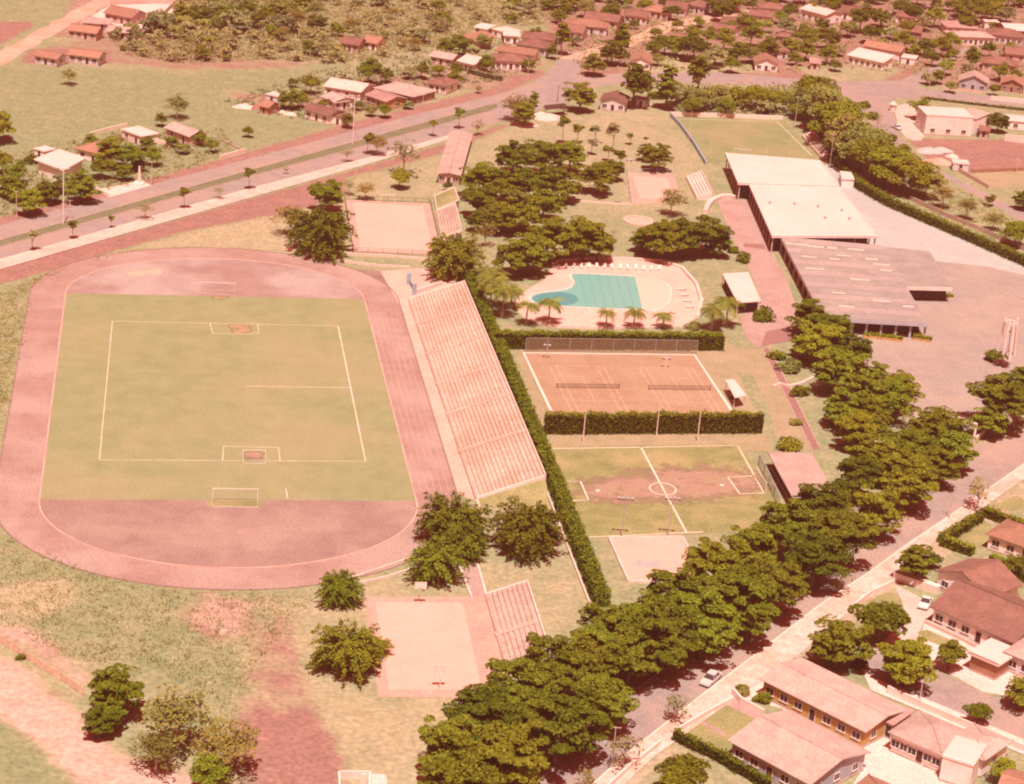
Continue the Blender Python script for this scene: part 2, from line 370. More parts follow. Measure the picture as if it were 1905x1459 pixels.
# ================================================================ GROUND
def axis(lo, hi, step, far):
    core = np.arange(lo, hi + step, step); a = [lo]; s = step
    while a[-1] > -far: s *= 1.5; a.append(a[-1] - s)
    b = [core[-1]]; s = step
    while b[-1] < far: s *= 1.5; b.append(b[-1] + s)
    return np.array(a[:0:-1] + list(core) + b[1:])
gx = axis(-215.0, 225.0, 1.7, 5000); gy = axis(205.0, 900.0, 1.9, 6000)
GX, GY = np.meshgrid(gx, gy); gp = np.stack([GX.ravel(), GY.ravel()], 1)
soil = np.zeros((len(gp), 4), np.float32); soil[:, 3] = 1
soil[:, 0] = .08; soil[:, 1] = .45; soil[:, 2] = .05
def sdist(poly):
    """signed distance (m), positive inside"""
    q = np.array([[p.x, p.y] for p in poly]); d = np.full(len(gp), 1e9); ins = np.zeros(len(gp), bool)
    for i in range(len(q)):
        a, b = q[i], q[(i + 1) % len(q)]; e = b - a; w = gp - a
        t = np.clip((w @ e) / max(e @ e, 1e-9), 0, 1); d = np.minimum(d, np.hypot(*(w - t[:, None] * e).T))
        c = (a[1] > gp[:, 1]) != (b[1] > gp[:, 1])
        xx = (b[0] - a[0]) * (gp[:, 1] - a[1]) / (b[1] - a[1] + 1e-12) + a[0]; ins ^= c & (gp[:, 0] < xx)
    return np.where(ins, d, -d)
def zone(px, dirt, dry, dust, feather=4.0, amount=1.0):
    w = np.clip(sdist(wpts(px)) / feather + .5, 0, 1) * amount
    for i, v in enumerate((dirt, dry, dust)): soil[:, i] = soil[:, i] * (1 - w) + v * w
# meadows and fields in the north-west
zone([(-80, 120), (340, 132), (560, 118), (640, 122), (560, 170), (640, 240), (470, 285), (300, 330), (-80, 420)], .0, .26, .0, 8)
zone([(-60, -30), (180, -30), (90, 45), (-60, 100)], .05, .35, .0, 6)
zone([(-60, 42), (55, 40), (62, 50), (-60, 112)], 1.0, .2, .0, 3)
zone([(200, 60), (330, 60), (480, 105), (640, 110), (560, 128), (340, 134), (200, 120), (60, 118), (50, 95)], .55, .5, .1, 8)
zone([(330, -20), (900, -20), (1060, 20), (900, 90), (700, 118), (480, 110), (330, 60)], .14, .5, .05, 10)
zone([(60, 92), (200, 95), (195, 118), (40, 118)], .9, .3, .3, 4)
zone([(130, 0), (330, -5), (330, 15), (285, 60), (100, 70)], .7, .4, .5, 5)
zone([(410, 180), (560, 205), (640, 225), (760, 185), (980, 150), (1030, 110), (900, 120), (800, 130), (690, 140), (560, 180), (440, 170)], .55, .55, .3, 5)
# shoulders of the avenue
zone([(-60, 440), (450, 303), (950, 170), (1020, 138), (1000, 130), (930, 158), (620, 235), (450, 285), (-60, 420)], .75, .5, .3, 3)
zone([(-60, 515), (300, 418), (560, 345), (830, 268), (960, 222), (1000, 215), (880, 262), (820, 300), (560, 392), (350, 430), (200, 470), (90, 505), (-60, 548)], 1.0, .2, .05, 2.5)
zone([(-60, 545), (100, 505), (260, 460), (60, 540), (0, 760), (-60, 900)], .12, .4, .15, 4)
zone([(260, 462), (360, 430), (560, 392), (640, 370), (640, 470), (540, 470), (450, 460)], .2, .9, .25, 5)
zone([(640, 330), (900, 265), (960, 215), (1040, 210), (1230, 190), (1240, 215), (1320, 320), (1260, 400), (1150, 395), (860, 330), (800, 365), (640, 370)], .18, .62, .08, 5)
# settlement in the north-east
zone([(1000, -20), (2050, -20), (2050, 180), (1640, 150), (1500, 150), (1080, 140), (1020, 100)], .66, .45, .2, 8)
zone([(1180, 100), (1260, 95), (1300, 110), (1420, 125), (1420, 135), (1200, 134)], .1, .7, .1, 3)
zone([(1480, 125), (1640, 118), (1680, 130), (1640, 150), (1520, 150)], .25, .5, .35, 3)
zone([(1690, 258), (1960, 262), (1960, 320), (1800, 322), (1730, 300)], 1.0, .1, .05, 2)
zone([(1800, 325), (1960, 318), (1960, 352), (1850, 350)], .05, .3, .1, 2)
zone([(1590, 190), (1632, 190), (1665, 270), (1760, 330), (1880, 400), (1960, 450), (1960, 520), (1700, 380), (1600, 330), (1540, 240)], .15, .45, .15, 3)
# scrub and dirt south-west of the track
zone([(-80, 960), (60, 1010), (180, 1060), (300, 1085), (420, 1100), (600, 1100), (660, 1130), (560, 1250), (450, 1330), (250, 1230), (120, 1200), (-80, 1130)], .10, .34, .1, 4)
zone([(-60, 1090), (120, 1075), (140, 1120), (60, 1150), (-60, 1140)], .1, .9, .1, 3)
zone([(-60, 1140), (60, 1160), (180, 1260), (160, 1290), (60, 1215), (-60, 1170)], .5, .7, .6, 3)
zone([(380, 1100), (480, 1120), (470, 1190), (400, 1200), (330, 1150)], .6, .6, .6, 4)
zone([(500, 1120), (560, 1140), (600, 1290), (640, 1370), (660, 1480), (440, 1480), (440, 1340), (470, 1200)], .55, .7, .3, 6)
zone([(450, 1340), (560, 1330), (650, 1380), (655, 1480), (470, 1500)], .9, .3, .1, 6)
zone([(-80, 1180), (60, 1250), (170, 1340), (220, 1400), (330, 1430), (480, 1480), (120, 1500), (60, 1380), (-80, 1290)], .55, .8, .85, 4)
zone([(-80, 1300), (60, 1385), (150, 1470), (-80, 1500)], .08, .2, .1, 3)
zone([(600, 1100), (900, 1040), (1130, 1110), (1060, 1180), (900, 1310), (720, 1320), (640, 1400), (600, 1290), (560, 1140)], .05, .66, .05, 4)
zone([(640, 1330), (900, 1300), (820, 1480), (660, 1480)], .08, .85, .05, 5)
zone([(900, 930), (1060, 960), (1120, 1110), (1080, 1190), (980, 1080), (900, 1010)], .05, .62, .0, 3)
# verge of the street
zone([(1000, 1480), (1200, 1290), (1420, 1180), (1640, 1010), (1800, 860), (1860, 780), (1700, 860), (1500, 1010), (1150, 1240), (900, 1480)], .55, .6, .15, 4)
zone([(1050, 1500), (1240, 1390), (1420, 1240), (1700, 1030), (1960, 850), (1960, 900), (1700, 1080), (1400, 1300), (1150, 1500)], .3, .7, .55, 3)
V = np.column_stack([gp, np.zeros(len(gp))])
ny, nx = GX.shape; ii = (np.arange(ny - 1)[:, None] * nx + np.arange(nx - 1)[None]).ravel()
gme = quick_mesh('ground', V, np.stack([ii, ii + 1, ii + nx + 1, ii + nx], 1), None)
at = gme.color_attributes.new('soil', 'FLOAT_COLOR', 'POINT'); at.data.foreach_set('color', soil.ravel())
m, nt, b = new_mat('ground_soil'); gme.materials.append(m)
g = nt.nodes.new('ShaderNodeNewGeometry'); pos = g.outputs['Position']
va = nt.nodes.new('ShaderNodeVertexColor'); va.layer_name = 'soil'
sp = nt.nodes.new('ShaderNodeSeparateColor'); nt.links.new(va.outputs[0], sp.inputs[0])
def breakup(ch, scale, amp, lo, hi):
    n = nt.nodes.new('ShaderNodeTexNoise'); n.inputs['Scale'].default_value = scale; n.inputs['Detail'].default_value = 6; n.inputs['Roughness'].default_value = .65
    nt.links.new(pos, n.inputs['Vector'])
    ma = nt.nodes.new('ShaderNodeMath'); ma.operation = 'MULTIPLY_ADD'; ma.inputs[1].default_value = amp; ma.inputs[2].default_value = -amp * .5
    nt.links.new(n.outputs['Fac'], ma.inputs[0])
    ad = nt.nodes.new('ShaderNodeMath'); nt.links.new(ma.outputs[0], ad.inputs[0]); nt.links.new(sp.outputs[ch], ad.inputs[1])
    mr = nt.nodes.new('ShaderNodeMapRange'); mr.inputs['From Min'].default_value = lo; mr.inputs['From Max'].default_value = hi; mr.interpolation_type = 'SMOOTHSTEP'
    nt.links.new(ad.outputs[0], mr.inputs['Value']); return mr.outputs[0]
green, _ = ramp_noise(nt, .35, (.19, .24, .13), (.255, .30, .165), vec=pos, detail=5)
straw, _ = ramp_noise(nt, .3, (.325, .31, .195), (.39, .36, .235), vec=pos, detail=5)
red, _ = ramp_noise(nt, .25, (.255, .155, .132), (.315, .19, .16), vec=pos, detail=5)
dust, _ = ramp_noise(nt, .4, (.46, .345, .285), (.54, .42, .355), vec=pos, detail=5)
col = mixc(nt, breakup(1, .12, 1.1, .2, .85), green, straw)
col = mixc(nt, breakup(0, .2, 1.0, .25, .75), col, red)
col = mixc(nt, breakup(2, .28, 1.2, .3, .9), col, dust)
fg, _ = ramp_noise(nt, 1.1, (.74,) * 3, (1.24,) * 3, .3, .7, vec=pos, detail=4)
col = mixc(nt, 1.0, col, fg, 'MULTIPLY'); nt.links.new(col, b.inputs['Base Color'])
nb = nt.nodes.new('ShaderNodeTexNoise'); nb.inputs['Scale'].default_value = 1.6; nb.inputs['Detail'].default_value = 4; nt.links.new(pos, nb.inputs['Vector'])
bp = nt.nodes.new('ShaderNodeBump'); bp.inputs['Strength'].default_value = .5; bp.inputs['Distance'].default_value = .3
nt.links.new(nb.outputs['Fac'], bp.inputs['Height']); nt.links.new(bp.outputs[0], b.inputs['Normal'])
go = put('ground', gme); go['kind'] = 'structure'

# ================================================================ ROADS
def lerp_edge(e1, e2): return wpts(e1) + wpts(e2[::-1])
AV_TOP = [(-200, 474), (0, 419), (450, 299), (780, 211), (938, 174), (985, 160)]
MED_TOP = [(-200, 503), (0, 447), (450, 321), (655, 265), (790, 228), (925, 191)]
MED_BOT = [(-200, 515), (0, 460), (450, 333), (655, 278), (790, 241), (925, 203)]
AV_BOT = [(-200, 542), (0, 484), (137, 446), (450, 356), (691, 293), (878, 241), (985, 210)]
WALK = [(-200, 560), (0, 502), (450, 373), (691, 304), (850, 256)]
sheet('avenue', lerp_edge(AV_TOP, AV_BOT), .010, 'asphalt')
med = sheet('median', smooth_poly(lerp_edge(MED_TOP, MED_BOT), 1), .12, 'median')
for e in (MED_TOP, MED_BOT): ribbon(wpts(e), .25, 0.0, .13).build('kerb', 'concrete_old', med)
sw = sheet('sidewalk', lerp_edge([p for p in AV_BOT[:-2]] + [(850, 249)], WALK), .11, 'sidewalk')
ribbon(wpts(AV_BOT[:-2] + [(850, 249)]), .3, 0.0, .13).build('kerb', 'kerb', sw)
sheet('cross_road', wpts([(930, 176), (977, 162), (1016, 139), (1040, 110), (1057, 98), (1085, 92), (1080, 120), (1079, 141), (1150, 137), (1250, 134), (1340, 135), (1440, 143), (1500, 150), (1590, 152), (1674, 151), (1765, 104), (1795, 88), (1806, 90), (1760, 122), (1705, 164), (1760, 170), (2010, 196), (2010, 210), (1905, 199), (1780, 189), (1690, 183), (1600, 186), (1575, 180), (1500, 166), (1400, 158), (1300, 155), (1200, 154), (1110, 160), (1060, 188), (985, 210), (940, 222)]), .014, 'asphalt')
sheet('hill_road', wpts([(1575, 178), (1663, 184), (1662, 200), (1667, 233), (1674, 255), (1723, 304), (1839, 362), (1910, 398), (2020, 452), (2000, 470), (1866, 392), (1748, 326), (1660, 282), (1633, 249), (1592, 194)]), .018, 'asphalt')
sheet('dirt_road', organic(wpts([(1040, 110), (1085, 94), (1160, 76), (1232, 42), (1330, 27), (1440, 12), (1440, 18), (1330, 38), (1245, 60), (1180, 84), (1088, 112)]), 6, .7), .022, 'dirt_pale')
sheet('dirt_track_road', organic(wpts([(-70, 120), (0, 96), (88, 47), (178, 0), (235, -25), (290, -25), (219, 0), (123, 52), (55, 90), (0, 123), (-60, 150)]), 6, .8), .022, 'dirt_pale')
st_l = [(640, 1850), (800, 1660), (940, 1520), (1053, 1400), (1201, 1270), (1300, 1205), (1400, 1158), (1463, 1114), (1531, 1056), (1633, 980), (1729, 912), (1797, 840), (1840, 818), (1905, 800), (1980, 770)]
st_r = [(800, 1800), (930, 1640), (1060, 1500), (1160, 1408), (1311, 1290), (1400, 1223), (1531, 1122), (1619, 1064), (1690, 1012), (1784, 949), (1905, 864), (1990, 800)]
street = sheet('street', lerp_edge(st_l, st_r), .010, 'street')
ribbon(wpts(st_l[:12]), .25, 0, .14).build('kerb', 'concrete_old', street)
side_r = [(850, 1840), (975, 1660), (1090, 1530), (1215, 1410), (1365, 1302), (1470, 1232), (1589, 1131), (1662, 1085), (1748, 1000), (1825, 948), (1905, 892), (1990, 835)]
swr = sheet('pavement', lerp_edge(st_r, side_r), .10, 'pavement_worn')
ribbon(wpts(st_r), .25, 0, .12).build('kerb', 'kerb', swr)
sheet('back_street', wpts([(1612, 1205), (1640, 1192), (1700, 1228), (1771, 1262), (1832, 1291), (1870, 1304), (1905, 1318), (1990, 1348), (1990, 1412), (1905, 1377), (1799, 1333), (1717, 1299), (1625, 1262), (1600, 1240)]), .012, 'street')
sheet('back_sidewalk', wpts([(1600, 1240), (1625, 1262), (1717, 1299), (1799, 1333), (1905, 1377), (1990, 1412), (1990, 1440), (1905, 1405), (1790, 1356), (1700, 1318), (1620, 1285)]), .10, 'concrete')
sheet('parking_lot', wpts([(1500, 440), (1640, 458), (1740, 480), (1840, 490), (1905, 505), (1985, 540), (1985, 740), (1830, 800), (1790, 815), (1720, 800), (1640, 760), (1560, 650), (1500, 560)]), .014, 'parking')
sheet('plaza', wpts([(1535, 305), (1572, 318), (1640, 362), (1720, 404), (1830, 456), (1905, 490), (1985, 530), (1985, 545), (1905, 512), (1840, 497), (1740, 486), (1640, 468), (1540, 420)]), .020, 'plaza')
tag(ribbon(wpts([(1562, 316), (1640, 362), (1720, 404), (1830, 456), (1905, 492), (1985, 532)]), .5, 0, .3).build('low_wall', 'kerb'), 'pale kerb wall between paved plaza and the grass under the long hedge', 'wall')
# yards on the right of the street
sheet('driveway', smooth_poly(wpts([(1662, 1088), (1690, 1100), (1729, 1122), (1745, 1140), (1718, 1156), (1706, 1190), (1690, 1215), (1640, 1205), (1612, 1215), (1650, 1190), (1680, 1150), (1682, 1125)]), 2), .030, 'sidewalk')
sheet('patio', wpts([(1366, 1296), (1400, 1262), (1450, 1250), (1650, 1362), (1760, 1440), (1880, 1500), (1560, 1500), (1600, 1440), (1500, 1360), (1455, 1318)]), .026, 'concrete')
sheet('front_garden', wpts([(1262, 1364), (1345, 1312), (1372, 1318), (1440, 1350), (1360, 1385), (1415, 1440), (1440, 1475)]), .024, 'lawn')
ga = sheet('garden_path', wpts([(1300, 1345), (1306, 1341), (1352, 1366), (1347, 1371)]), .030, 'brick_path')
sheet('garden_border', wpts([(1352, 1312), (1366, 1304), (1420, 1332), (1408, 1340)]), .030, 'brick_path')
sheet('yard_lawn', wpts([(1838, 945), (1890, 922), (1905, 930), (1905, 945), (1880, 952)]), .030, 'lawn')
sheet('side_garden', wpts([(1750, 1000), (1822, 960), (1850, 985), (1830, 1020), (1800, 1015)]), .026, 'lawn')
sheet('garden_island', smooth_poly(wpts([(1592, 1132), (1660, 1095), (1680, 1120), (1683, 1150), (1650, 1190), (1615, 1205), (1595, 1180)]), 2), .034, 'lawn')
sheet('house_yard', wpts([(1720, 1160), (1860, 1215), (1905, 1250), (1905, 1300), (1830, 1288), (1760, 1250), (1700, 1220)]), .026, 'concrete')
sheet('grass_strip', wpts([(1706, 1176), (1725, 1172), (1790, 1200), (1775, 1212), (1720, 1190)]), .036, 'lawn')
sheet('corner_pavement', smooth_poly(wpts([(1663, 199), (1690, 192), (1722, 205), (1722, 262), (1690, 262), (1672, 240)]), 1), .05, 'sidewalk')
sheet('construction_yard', wpts([(1810, 322), (1960, 316), (1960, 345), (1842, 352)]), .02, 'dry_lawn')

pk=bpy.data.objects['parking_lot']
for e in ([(1773, 569), (1830, 635)], [(1666, 660), (1745, 750)], [(1828, 520), (1905, 564)], [(1700, 640), (1800, 650)]): line(pk, wpts(e), .14, .018, 'dirt_pale')
# ================================================================ VEGETATION KIT
def leaves(P0, N0, size, rng, asp=1.7, spread=.6):
    """one small quad per point, facing roughly along its normal"""
    n = len(P0); N = N0 + rng.normal(0, spread, (n, 3)); N /= np.linalg.norm(N, axis=1)[:, None] + 1e-9
    A = np.cross(N, rng.normal(0, 1, (n, 3))); A /= np.linalg.norm(A, axis=1)[:, None] + 1e-9; B = np.cross(N, A)
    s = size * rng.uniform(.6, 1.35, (n, 1)); a = A * s * asp / 2; bb = B * s / 2
    V = np.stack([P0 - a, P0 - bb * 1.0, P0 + a, P0 + bb * 1.0], 1).reshape(-1, 3)
    return V, np.arange(4 * n).reshape(n, 4)
def crown(name, mat, seed, Rr, rz, lobes, per, size, lobe=(.26, .42), flat=.55, lowcut=-.55, spiky=False, density=1.0):
    """a crown of radius Rr and half-height rz about the origin, made of leaf clumps"""
    rng = np.random.default_rng(seed); Ps, Ns = [], []
    for i in range(lobes):
        while True:
            d = rng.normal(0, 1, 3); d /= np.linalg.norm(d)
            if d[2] > lowcut: break
        k = rng.uniform(.35, .86) if i > lobes * .12 else rng.uniform(0, .35)
        k *= 1 + .16 * math.sin(3 * math.atan2(d[1], d[0]) + seed)
        c = d * k * np.array([Rr, Rr, rz]); lr = rng.uniform(*lobe) * Rr
        n = int(per * density * rng.uniform(.7, 1.3))
        if spiky:
            out = d * np.array([1, 1, .75]); out[2] -= .1; out /= np.linalg.norm(out)
            t = rng.uniform(-.8, 1.0, (n, 1)); q = c + out * t * lr * 1.25 + rng.normal(0, .16, (n, 3)) * lr * (1.1 - t * .6)
            q[:, 2] -= (np.clip(t[:, 0], 0, 1) ** 2) * lr * .45
            nn = np.tile(np.array([0, 0, 1.0]) + .5 * d, (n, 1))
        else:
            v = rng.normal(0, 1, (n, 3)); v /= np.linalg.norm(v, axis=1)[:, None]
            v[:, 2] = np.where(v[:, 2] < -.35, -v[:, 2], v[:, 2])
            q = c + v * lr * np.array([1, 1, flat]) * rng.uniform(.75, 1.05, (n, 1)); nn = v * .5 + np.array([0, 0, 1.1]) + d * .2
        Ps.append(q); Ns.append(nn)
    V, F = leaves(np.concatenate(Ps), np.concatenate(Ns), size, rng)
    return quick_mesh(name, V, F, mat)
def trunk(name, mat, seed, h, r, Rr, rz, limbs=6):
    """a tapered stem from the ground to the crown centre at height h, with limbs"""
    rr = random.Random(seed); m = MB(); p = Vector((0, 0, -.3)); top = Vector((rr.uniform(-.3, .3), rr.uniform(-.3, .3), h))
    mid = p.lerp(top, .55) + Vector((rr.uniform(-.25, .25), rr.uniform(-.25, .25), 0)); m.tube(p, mid, r, r * .72, 7); m.tube(mid, top, r * .72, r * .3, 6)
    for i in range(limbs):
        a = 2 * math.pi * i / limbs + rr.uniform(-.4, .4); s = mid.lerp(top, rr.uniform(0, .7))
        e = Vector((math.cos(a) * Rr * .7, math.sin(a) * Rr * .7, h + rz * rr.uniform(-.35, .45))); k = s.lerp(e, .5) + Vector((0, 0, .12 * Rr))
        m.tube(s, k, r * .42, r * .26, 5); m.tube(k, e, r * .26, r * .08, 4)
    return m.mesh(name, mat)
KIT = {}
def kit(kind, variants, R0, rz, h, **kw):
    """h = height of the crown's middle above ground; several meshes of each kind"""
    tr = kw.pop('tr', .22); mats = kw.pop('mats'); limbs = kw.pop('limbs', 6); bark = kw.pop('bark', 'bark'); L = []
    for i in range(variants):
        L.append((crown('crown', mats[i % len(mats)], 11 * i + len(KIT) * 97 + 3, R0, rz, **kw), trunk('trunk', bark, i + 5, h, tr, R0, rz, limbs)))
    KIT[kind] = (R0, rz, h, L)
kit('big', 5, 5.6, 4.4, 5.6, lobes=94, per=130, size=.28, mats=['leaf_mid', 'leaf_dark', 'leaf_mid', 'leaf_mid', 'leaf_dark'], tr=.32, limbs=7, lobe=(.13, .24), flat=.33, lowcut=-.7)
kit('park', 4, 4.4, 3.3, 3.9, lobes=80, per=115, size=.26, mats=['leaf_mid', 'leaf_dark', 'leaf_mid', 'leaf_bright'], tr=.26, lobe=(.14, .26), flat=.4, lowcut=-.7)
kit('burst', 3, 4.4, 3.7, 3.4, lobes=190, per=80, size=.22, mats=['leaf_mid', 'leaf_mid', 'leaf_bright'], spiky=True, lobe=(.24, .36), tr=.24, lowcut=-.75)
kit('hedge_tree', 3, 4.2, 3.0, 4.2, lobes=56, per=200, size=.26, mats=['leaf_pale', 'leaf_bright', 'leaf_pale'], lobe=(.24, .38), flat=.6)
kit('garden', 4, 2.6, 2.2, 3.0, lobes=38, per=130, size=.22, mats=['leaf_mid', 'leaf_dark', 'leaf_mid', 'leaf_bright'], tr=.15, lobe=(.28, .44))
kit('sparse', 3, 4.2, 3.0, 4.4, lobes=60, per=30, size=.27, mats=['leaf_dry', 'leaf_pale', 'leaf_dry'], tr=.16, limbs=10, lobe=(.2, .36), bark='bark_pale')
kit('bare', 2, 3.2, 2.6, 3.6, lobes=26, per=14, size=.28, mats=['leaf_dry', 'leaf_scrub'], tr=.13, limbs=14, lobe=(.2, .36), bark='bark_pale')
kit('scrub', 5, 2.8, 2.1, 2.5, lobes=30, per=64, size=.44, mats=['leaf_scrub', 'leaf_pale', 'leaf_scrub', 'leaf_mid', 'leaf_scrub'], tr=.13, lobe=(.3, .46))
kit('conifer', 2, 1.5, 3.4, 4.0, lobes=44, per=48, size=.34, mats=['leaf_dark', 'leaf_mid'], tr=.16, lobe=(.3, .5), limbs=4, lowcut=-.9)
kit('young', 3, .95, 1.0, 3.1, lobes=16, per=42, size=.24, mats=['leaf_mid', 'leaf_dark', 'leaf_scrub'], tr=.07, lobe=(.35, .55), limbs=4)
BUSH = [crown('bush', mt, 40 + i, 1.5, 1.0, 16, 60, .26, (.35, .55), .7, -.1) for i, mt in enumerate(('leaf_mid', 'leaf_dark', 'leaf_pale', 'leaf_bright', 'leaf_scrub', 'leaf_red'))]
TREES = []
NAMES = dict(big='street_tree', park='park_tree', burst='lawn_tree', hedge_tree='clipped_tree', garden='garden_tree', sparse='sparse_tree', bare='bare_tree', scrub='scrub_tree', conifer='conifer', young='young_tree')
def tree_at(kind, loc, r, label, group=None, name=None, cat='tree', sz=1.0, var=None):
    R0, rz, h, L = KIT[kind]; s = r / R0; cm, tm = L[R.randrange(len(L)) if var is None else var % len(L)]
    t = thing(name or NAMES[kind], label, cat, (loc[0], loc[1], 0), R.uniform(0, 6.28), group); t.scale = (s, s, s * sz)
    put('trunk', tm, t); put('crown', cm, t, (0, 0, h)); TREES.append(t); return t
def tree(kind, cx, cy, rpx, label, group=None, sz=1.0, **kw):
    """place a tree so that its crown's middle stands at the given pixel; its foot is on the ground below"""
    R0, rz, h, L = KIT[kind]; rpx *= 1.12 if kind in ('big', 'park', 'garden', 'hedge_tree', 'conifer') else 1.0; r = rpx / scale_at(P(cx, cy))
    for _ in range(3):
        zc = h * r / R0 * sz; q = P(cx, cy, zc); r = rpx / scale_at(q)
    return tree_at(kind, q, r, label, group, sz=sz, **kw)
def trees(kind, lst, label, group, **kw):
    for t in lst: tree(kind, t[0], t[1], t[2], label, group, sz=t[3] if len(t) > 3 else 1.0, **kw)
def bush(x, y, rpx, label, group=None, var=0, flat=1.0):
    p = P(x, y); s = rpx / scale_at(p) / 1.5
    o = put('bush', BUSH[var], None, (p.x, p.y, .35 * s), (0, 0, R.uniform(0, 6.28)), (s, s, s * flat)); return tag(o, label, 'bush', group)
def hedge(label, pts, w, h, group=None, mat='leaf_hedge', dens=26, size=.26, uneven=.10, seed=3):
    """a clipped hedge along world points: a core with inner shade in its dark colour, leaves over it"""
    rng = np.random.default_rng(seed); root = thing('hedge', label, 'hedge', (pts[0][0], pts[0][1], 0), 0, group); o0 = Vector((pts[0][0], pts[0][1], 0))
    loc = [Vector((p[0], p[1], 0)) - o0 for p in pts]
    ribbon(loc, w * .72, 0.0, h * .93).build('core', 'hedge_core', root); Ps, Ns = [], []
    for a, b in zip(loc[:-1], loc[1:]):
        L = (b - a).length; d = (b - a) / L; nn = Vector((-d.y, d.x, 0))
        area = [(L * w, 0), (L * h, 1), (L * h, -1), (w * h, 2), (w * h, 3)]
        for ar, k in area:
            n = int(ar * dens) + 2; u = rng.uniform(0, 1, n); v = rng.uniform(0, 1, n); q = np.zeros((n, 3)); no = np.zeros((n, 3))
            if k == 0: q = np.outer(u * L, d) + np.outer((v - .5) * w, nn) + [[0, 0, h]]; no[:] = (0, 0, 1)
            elif k in (1, -1): q = np.outer(u * L, d) + np.outer(np.full(n, k * w / 2), nn) + np.outer(v * h, (0, 0, 1)); no[:] = nn * k - Vector((0, 0, .6))  # side leaves tip downward so the hedge faces stay dark
            else:
                e = 0 if k == 2 else L; q = np.outer(np.full(n, e), d) + np.outer((u - .5) * w, nn) + np.outer(v * h, (0, 0, 1)); no[:] = d * (1 if k == 3 else -1)
            t_ = (q @ np.array(d)) + a.x * .37 + a.y * .61; q[:, 2] *= 1 + .05 * np.sin(t_ * .9) + .04 * np.sin(t_ * 2.3 + 1); q = q + np.outer(.12 * np.sin(t_ * 1.4), nn)
            q = q + np.array(a) + rng.normal(0, uneven * (1.6 if k in (1, -1) else 1.0), (n, 3)); Ps.append(q); Ns.append(no)
    V, F = leaves(np.concatenate(Ps), np.concatenate(Ns), size, rng, 1.5, .38)
    put('foliage', quick_mesh('foliage', V, F, mat), root); return root
surf('hedge_core', (.02, .018, .006), (.035, .03, .010), 1.0)  # near-black stands for the shade deep between the leaves
# palms: trunk and separate fronds
def frond_mesh(seed, L=2.3):
    rng = np.random.default_rng(seed); V, F = [], []; N = 13
    cx = lambda t: np.array([L * t * (1 - .12 * t), 0, .75 * t - 1.75 * t * t * 1.0])
    for i in range(N):
        t0, t1 = i / N, (i + 1) / N; a, b = cx(t0), cx(t1); w = .035
        n = len(V); V += [a + [0, -w, 0], b + [0, -w, 0], b + [0, w, 0], a + [0, w, 0]]; F.append((n, n + 1, n + 2, n + 3))
        if t0 < .12: continue
        for s in (-1, 1):
            ll = .62 * math.sin(math.pi * (.15 + .8 * t0)) + .12; e = a + np.array([.28, s * ll, -.30 - .25 * rng.random()]); n = len(V)
            V += [a, a + (b - a) * .95, e + [.05, 0, 0], e]; F.append((n, n + 1, n + 2, n + 3) if s < 0 else (n + 3, n + 2, n + 1, n))
    return quick_mesh('frond', np.array(V), np.array(F), 'leaf_palm')
FROND = [frond_mesh(i) for i in range(3)]
def palm(x, y, top_y, label, group, fr=17, s=1.0):
    s *= 1.2
    h = height_of((x, y), top_y) - .4 * s; p = P(x, y); t = thing('palm_tree', label, 'palm', p, R.uniform(0, 6), group); m = MB(); k = 6
    bend = R.uniform(-.3, .3)
    for i in range(k):
        z0, z1 = h * i / k - (.2 if i == 0 else 0), h * (i + 1) / k
        m.tube((bend * (i / k) ** 2, 0, z0), (bend * ((i + 1) / k) ** 2, 0, z1), .20 - .012 * i, .185 - .012 * i, 7)
    m.build('trunk', 'bark_pale', t)
    for i in range(fr):
        put('frond', FROND[i % 3], t, (bend, 0, h - .1), (0, R.uniform(-.55, .25), 2 * math.pi * i / fr + R.uniform(-.2, .2)), (s * R.uniform(.85, 1.15),) * 3)
    return t
surf('court_line', (.66, .46, .36), (.72, .53, .43), .8, c3=(.56, .34, .25), scale3=.25, amt3=.7)
surf('worn_turf', (.33, .26, .16), (.37, .285, .175), .4, c3=(.29, .27, .15), scale3=.3, amt3=.8)
surf('worn_soil', (.31, .22, .17), (.36, .25, .195), .4, c3=(.31, .26, .16), scale3=.2, amt3=.7)
# ================================================================ STADIUM
q = wpts([(120, 545), (680, 558), (773, 932), (75, 930)])
FC = sum(q, Vector()) / 4; FA = ((q[0] + q[1]) / 2 - (q[2] + q[3]) / 2); FL = FA.length; FA = FA / FL; FB = Vector((FA.y, -FA.x, 0)); HW = 31.1
def fld(u, v, z=0.0): return FC + FB * u + FA * v + Vector((0, 0, z))      # u across, v along the pitch
def oval(w, e, n=40):
    pts = [fld(-w, -FL / 2), fld(-w, FL / 2)]
    pts += [fld(-w * math.cos(math.pi * i / n), FL / 2 + e * math.sin(math.pi * i / n)) for i in range(1, n)]
    pts += [fld(w, FL / 2), fld(w, -FL / 2)]
    pts += [fld(w * math.cos(math.pi * i / n), -FL / 2 - e * math.sin(math.pi * i / n)) for i in range(1, n)]
    return pts
trk = sheet('running_track', oval(38.3, 32.4), .030, 'track')
ribbon(oval(38.4, 32.5) + oval(38.4, 32.5)[:1], .25, 0, .10).build('kerb', 'track_edge', trk)
ribbon(oval(31.1, 25.0) + oval(31.1, 25.0)[:1], .2, .0, .065).build('kerb', 'kerb_faint', trk)
for i in range(1, 6):
    line(trk, [fld(31.1 + 1.2 * i, v) for v in np.linspace(-FL / 2 + 4, FL / 2 - 8, 12)], .07, .036, 'dirt_pale')
sheet('track_apron', wpts([(640, 500), (712, 505), (745, 575), (850, 920), (832, 940), (740, 600), (690, 545), (650, 520)]), .024, 'track_edge')
far_d = oval(31.0, 24.9); nD = 40
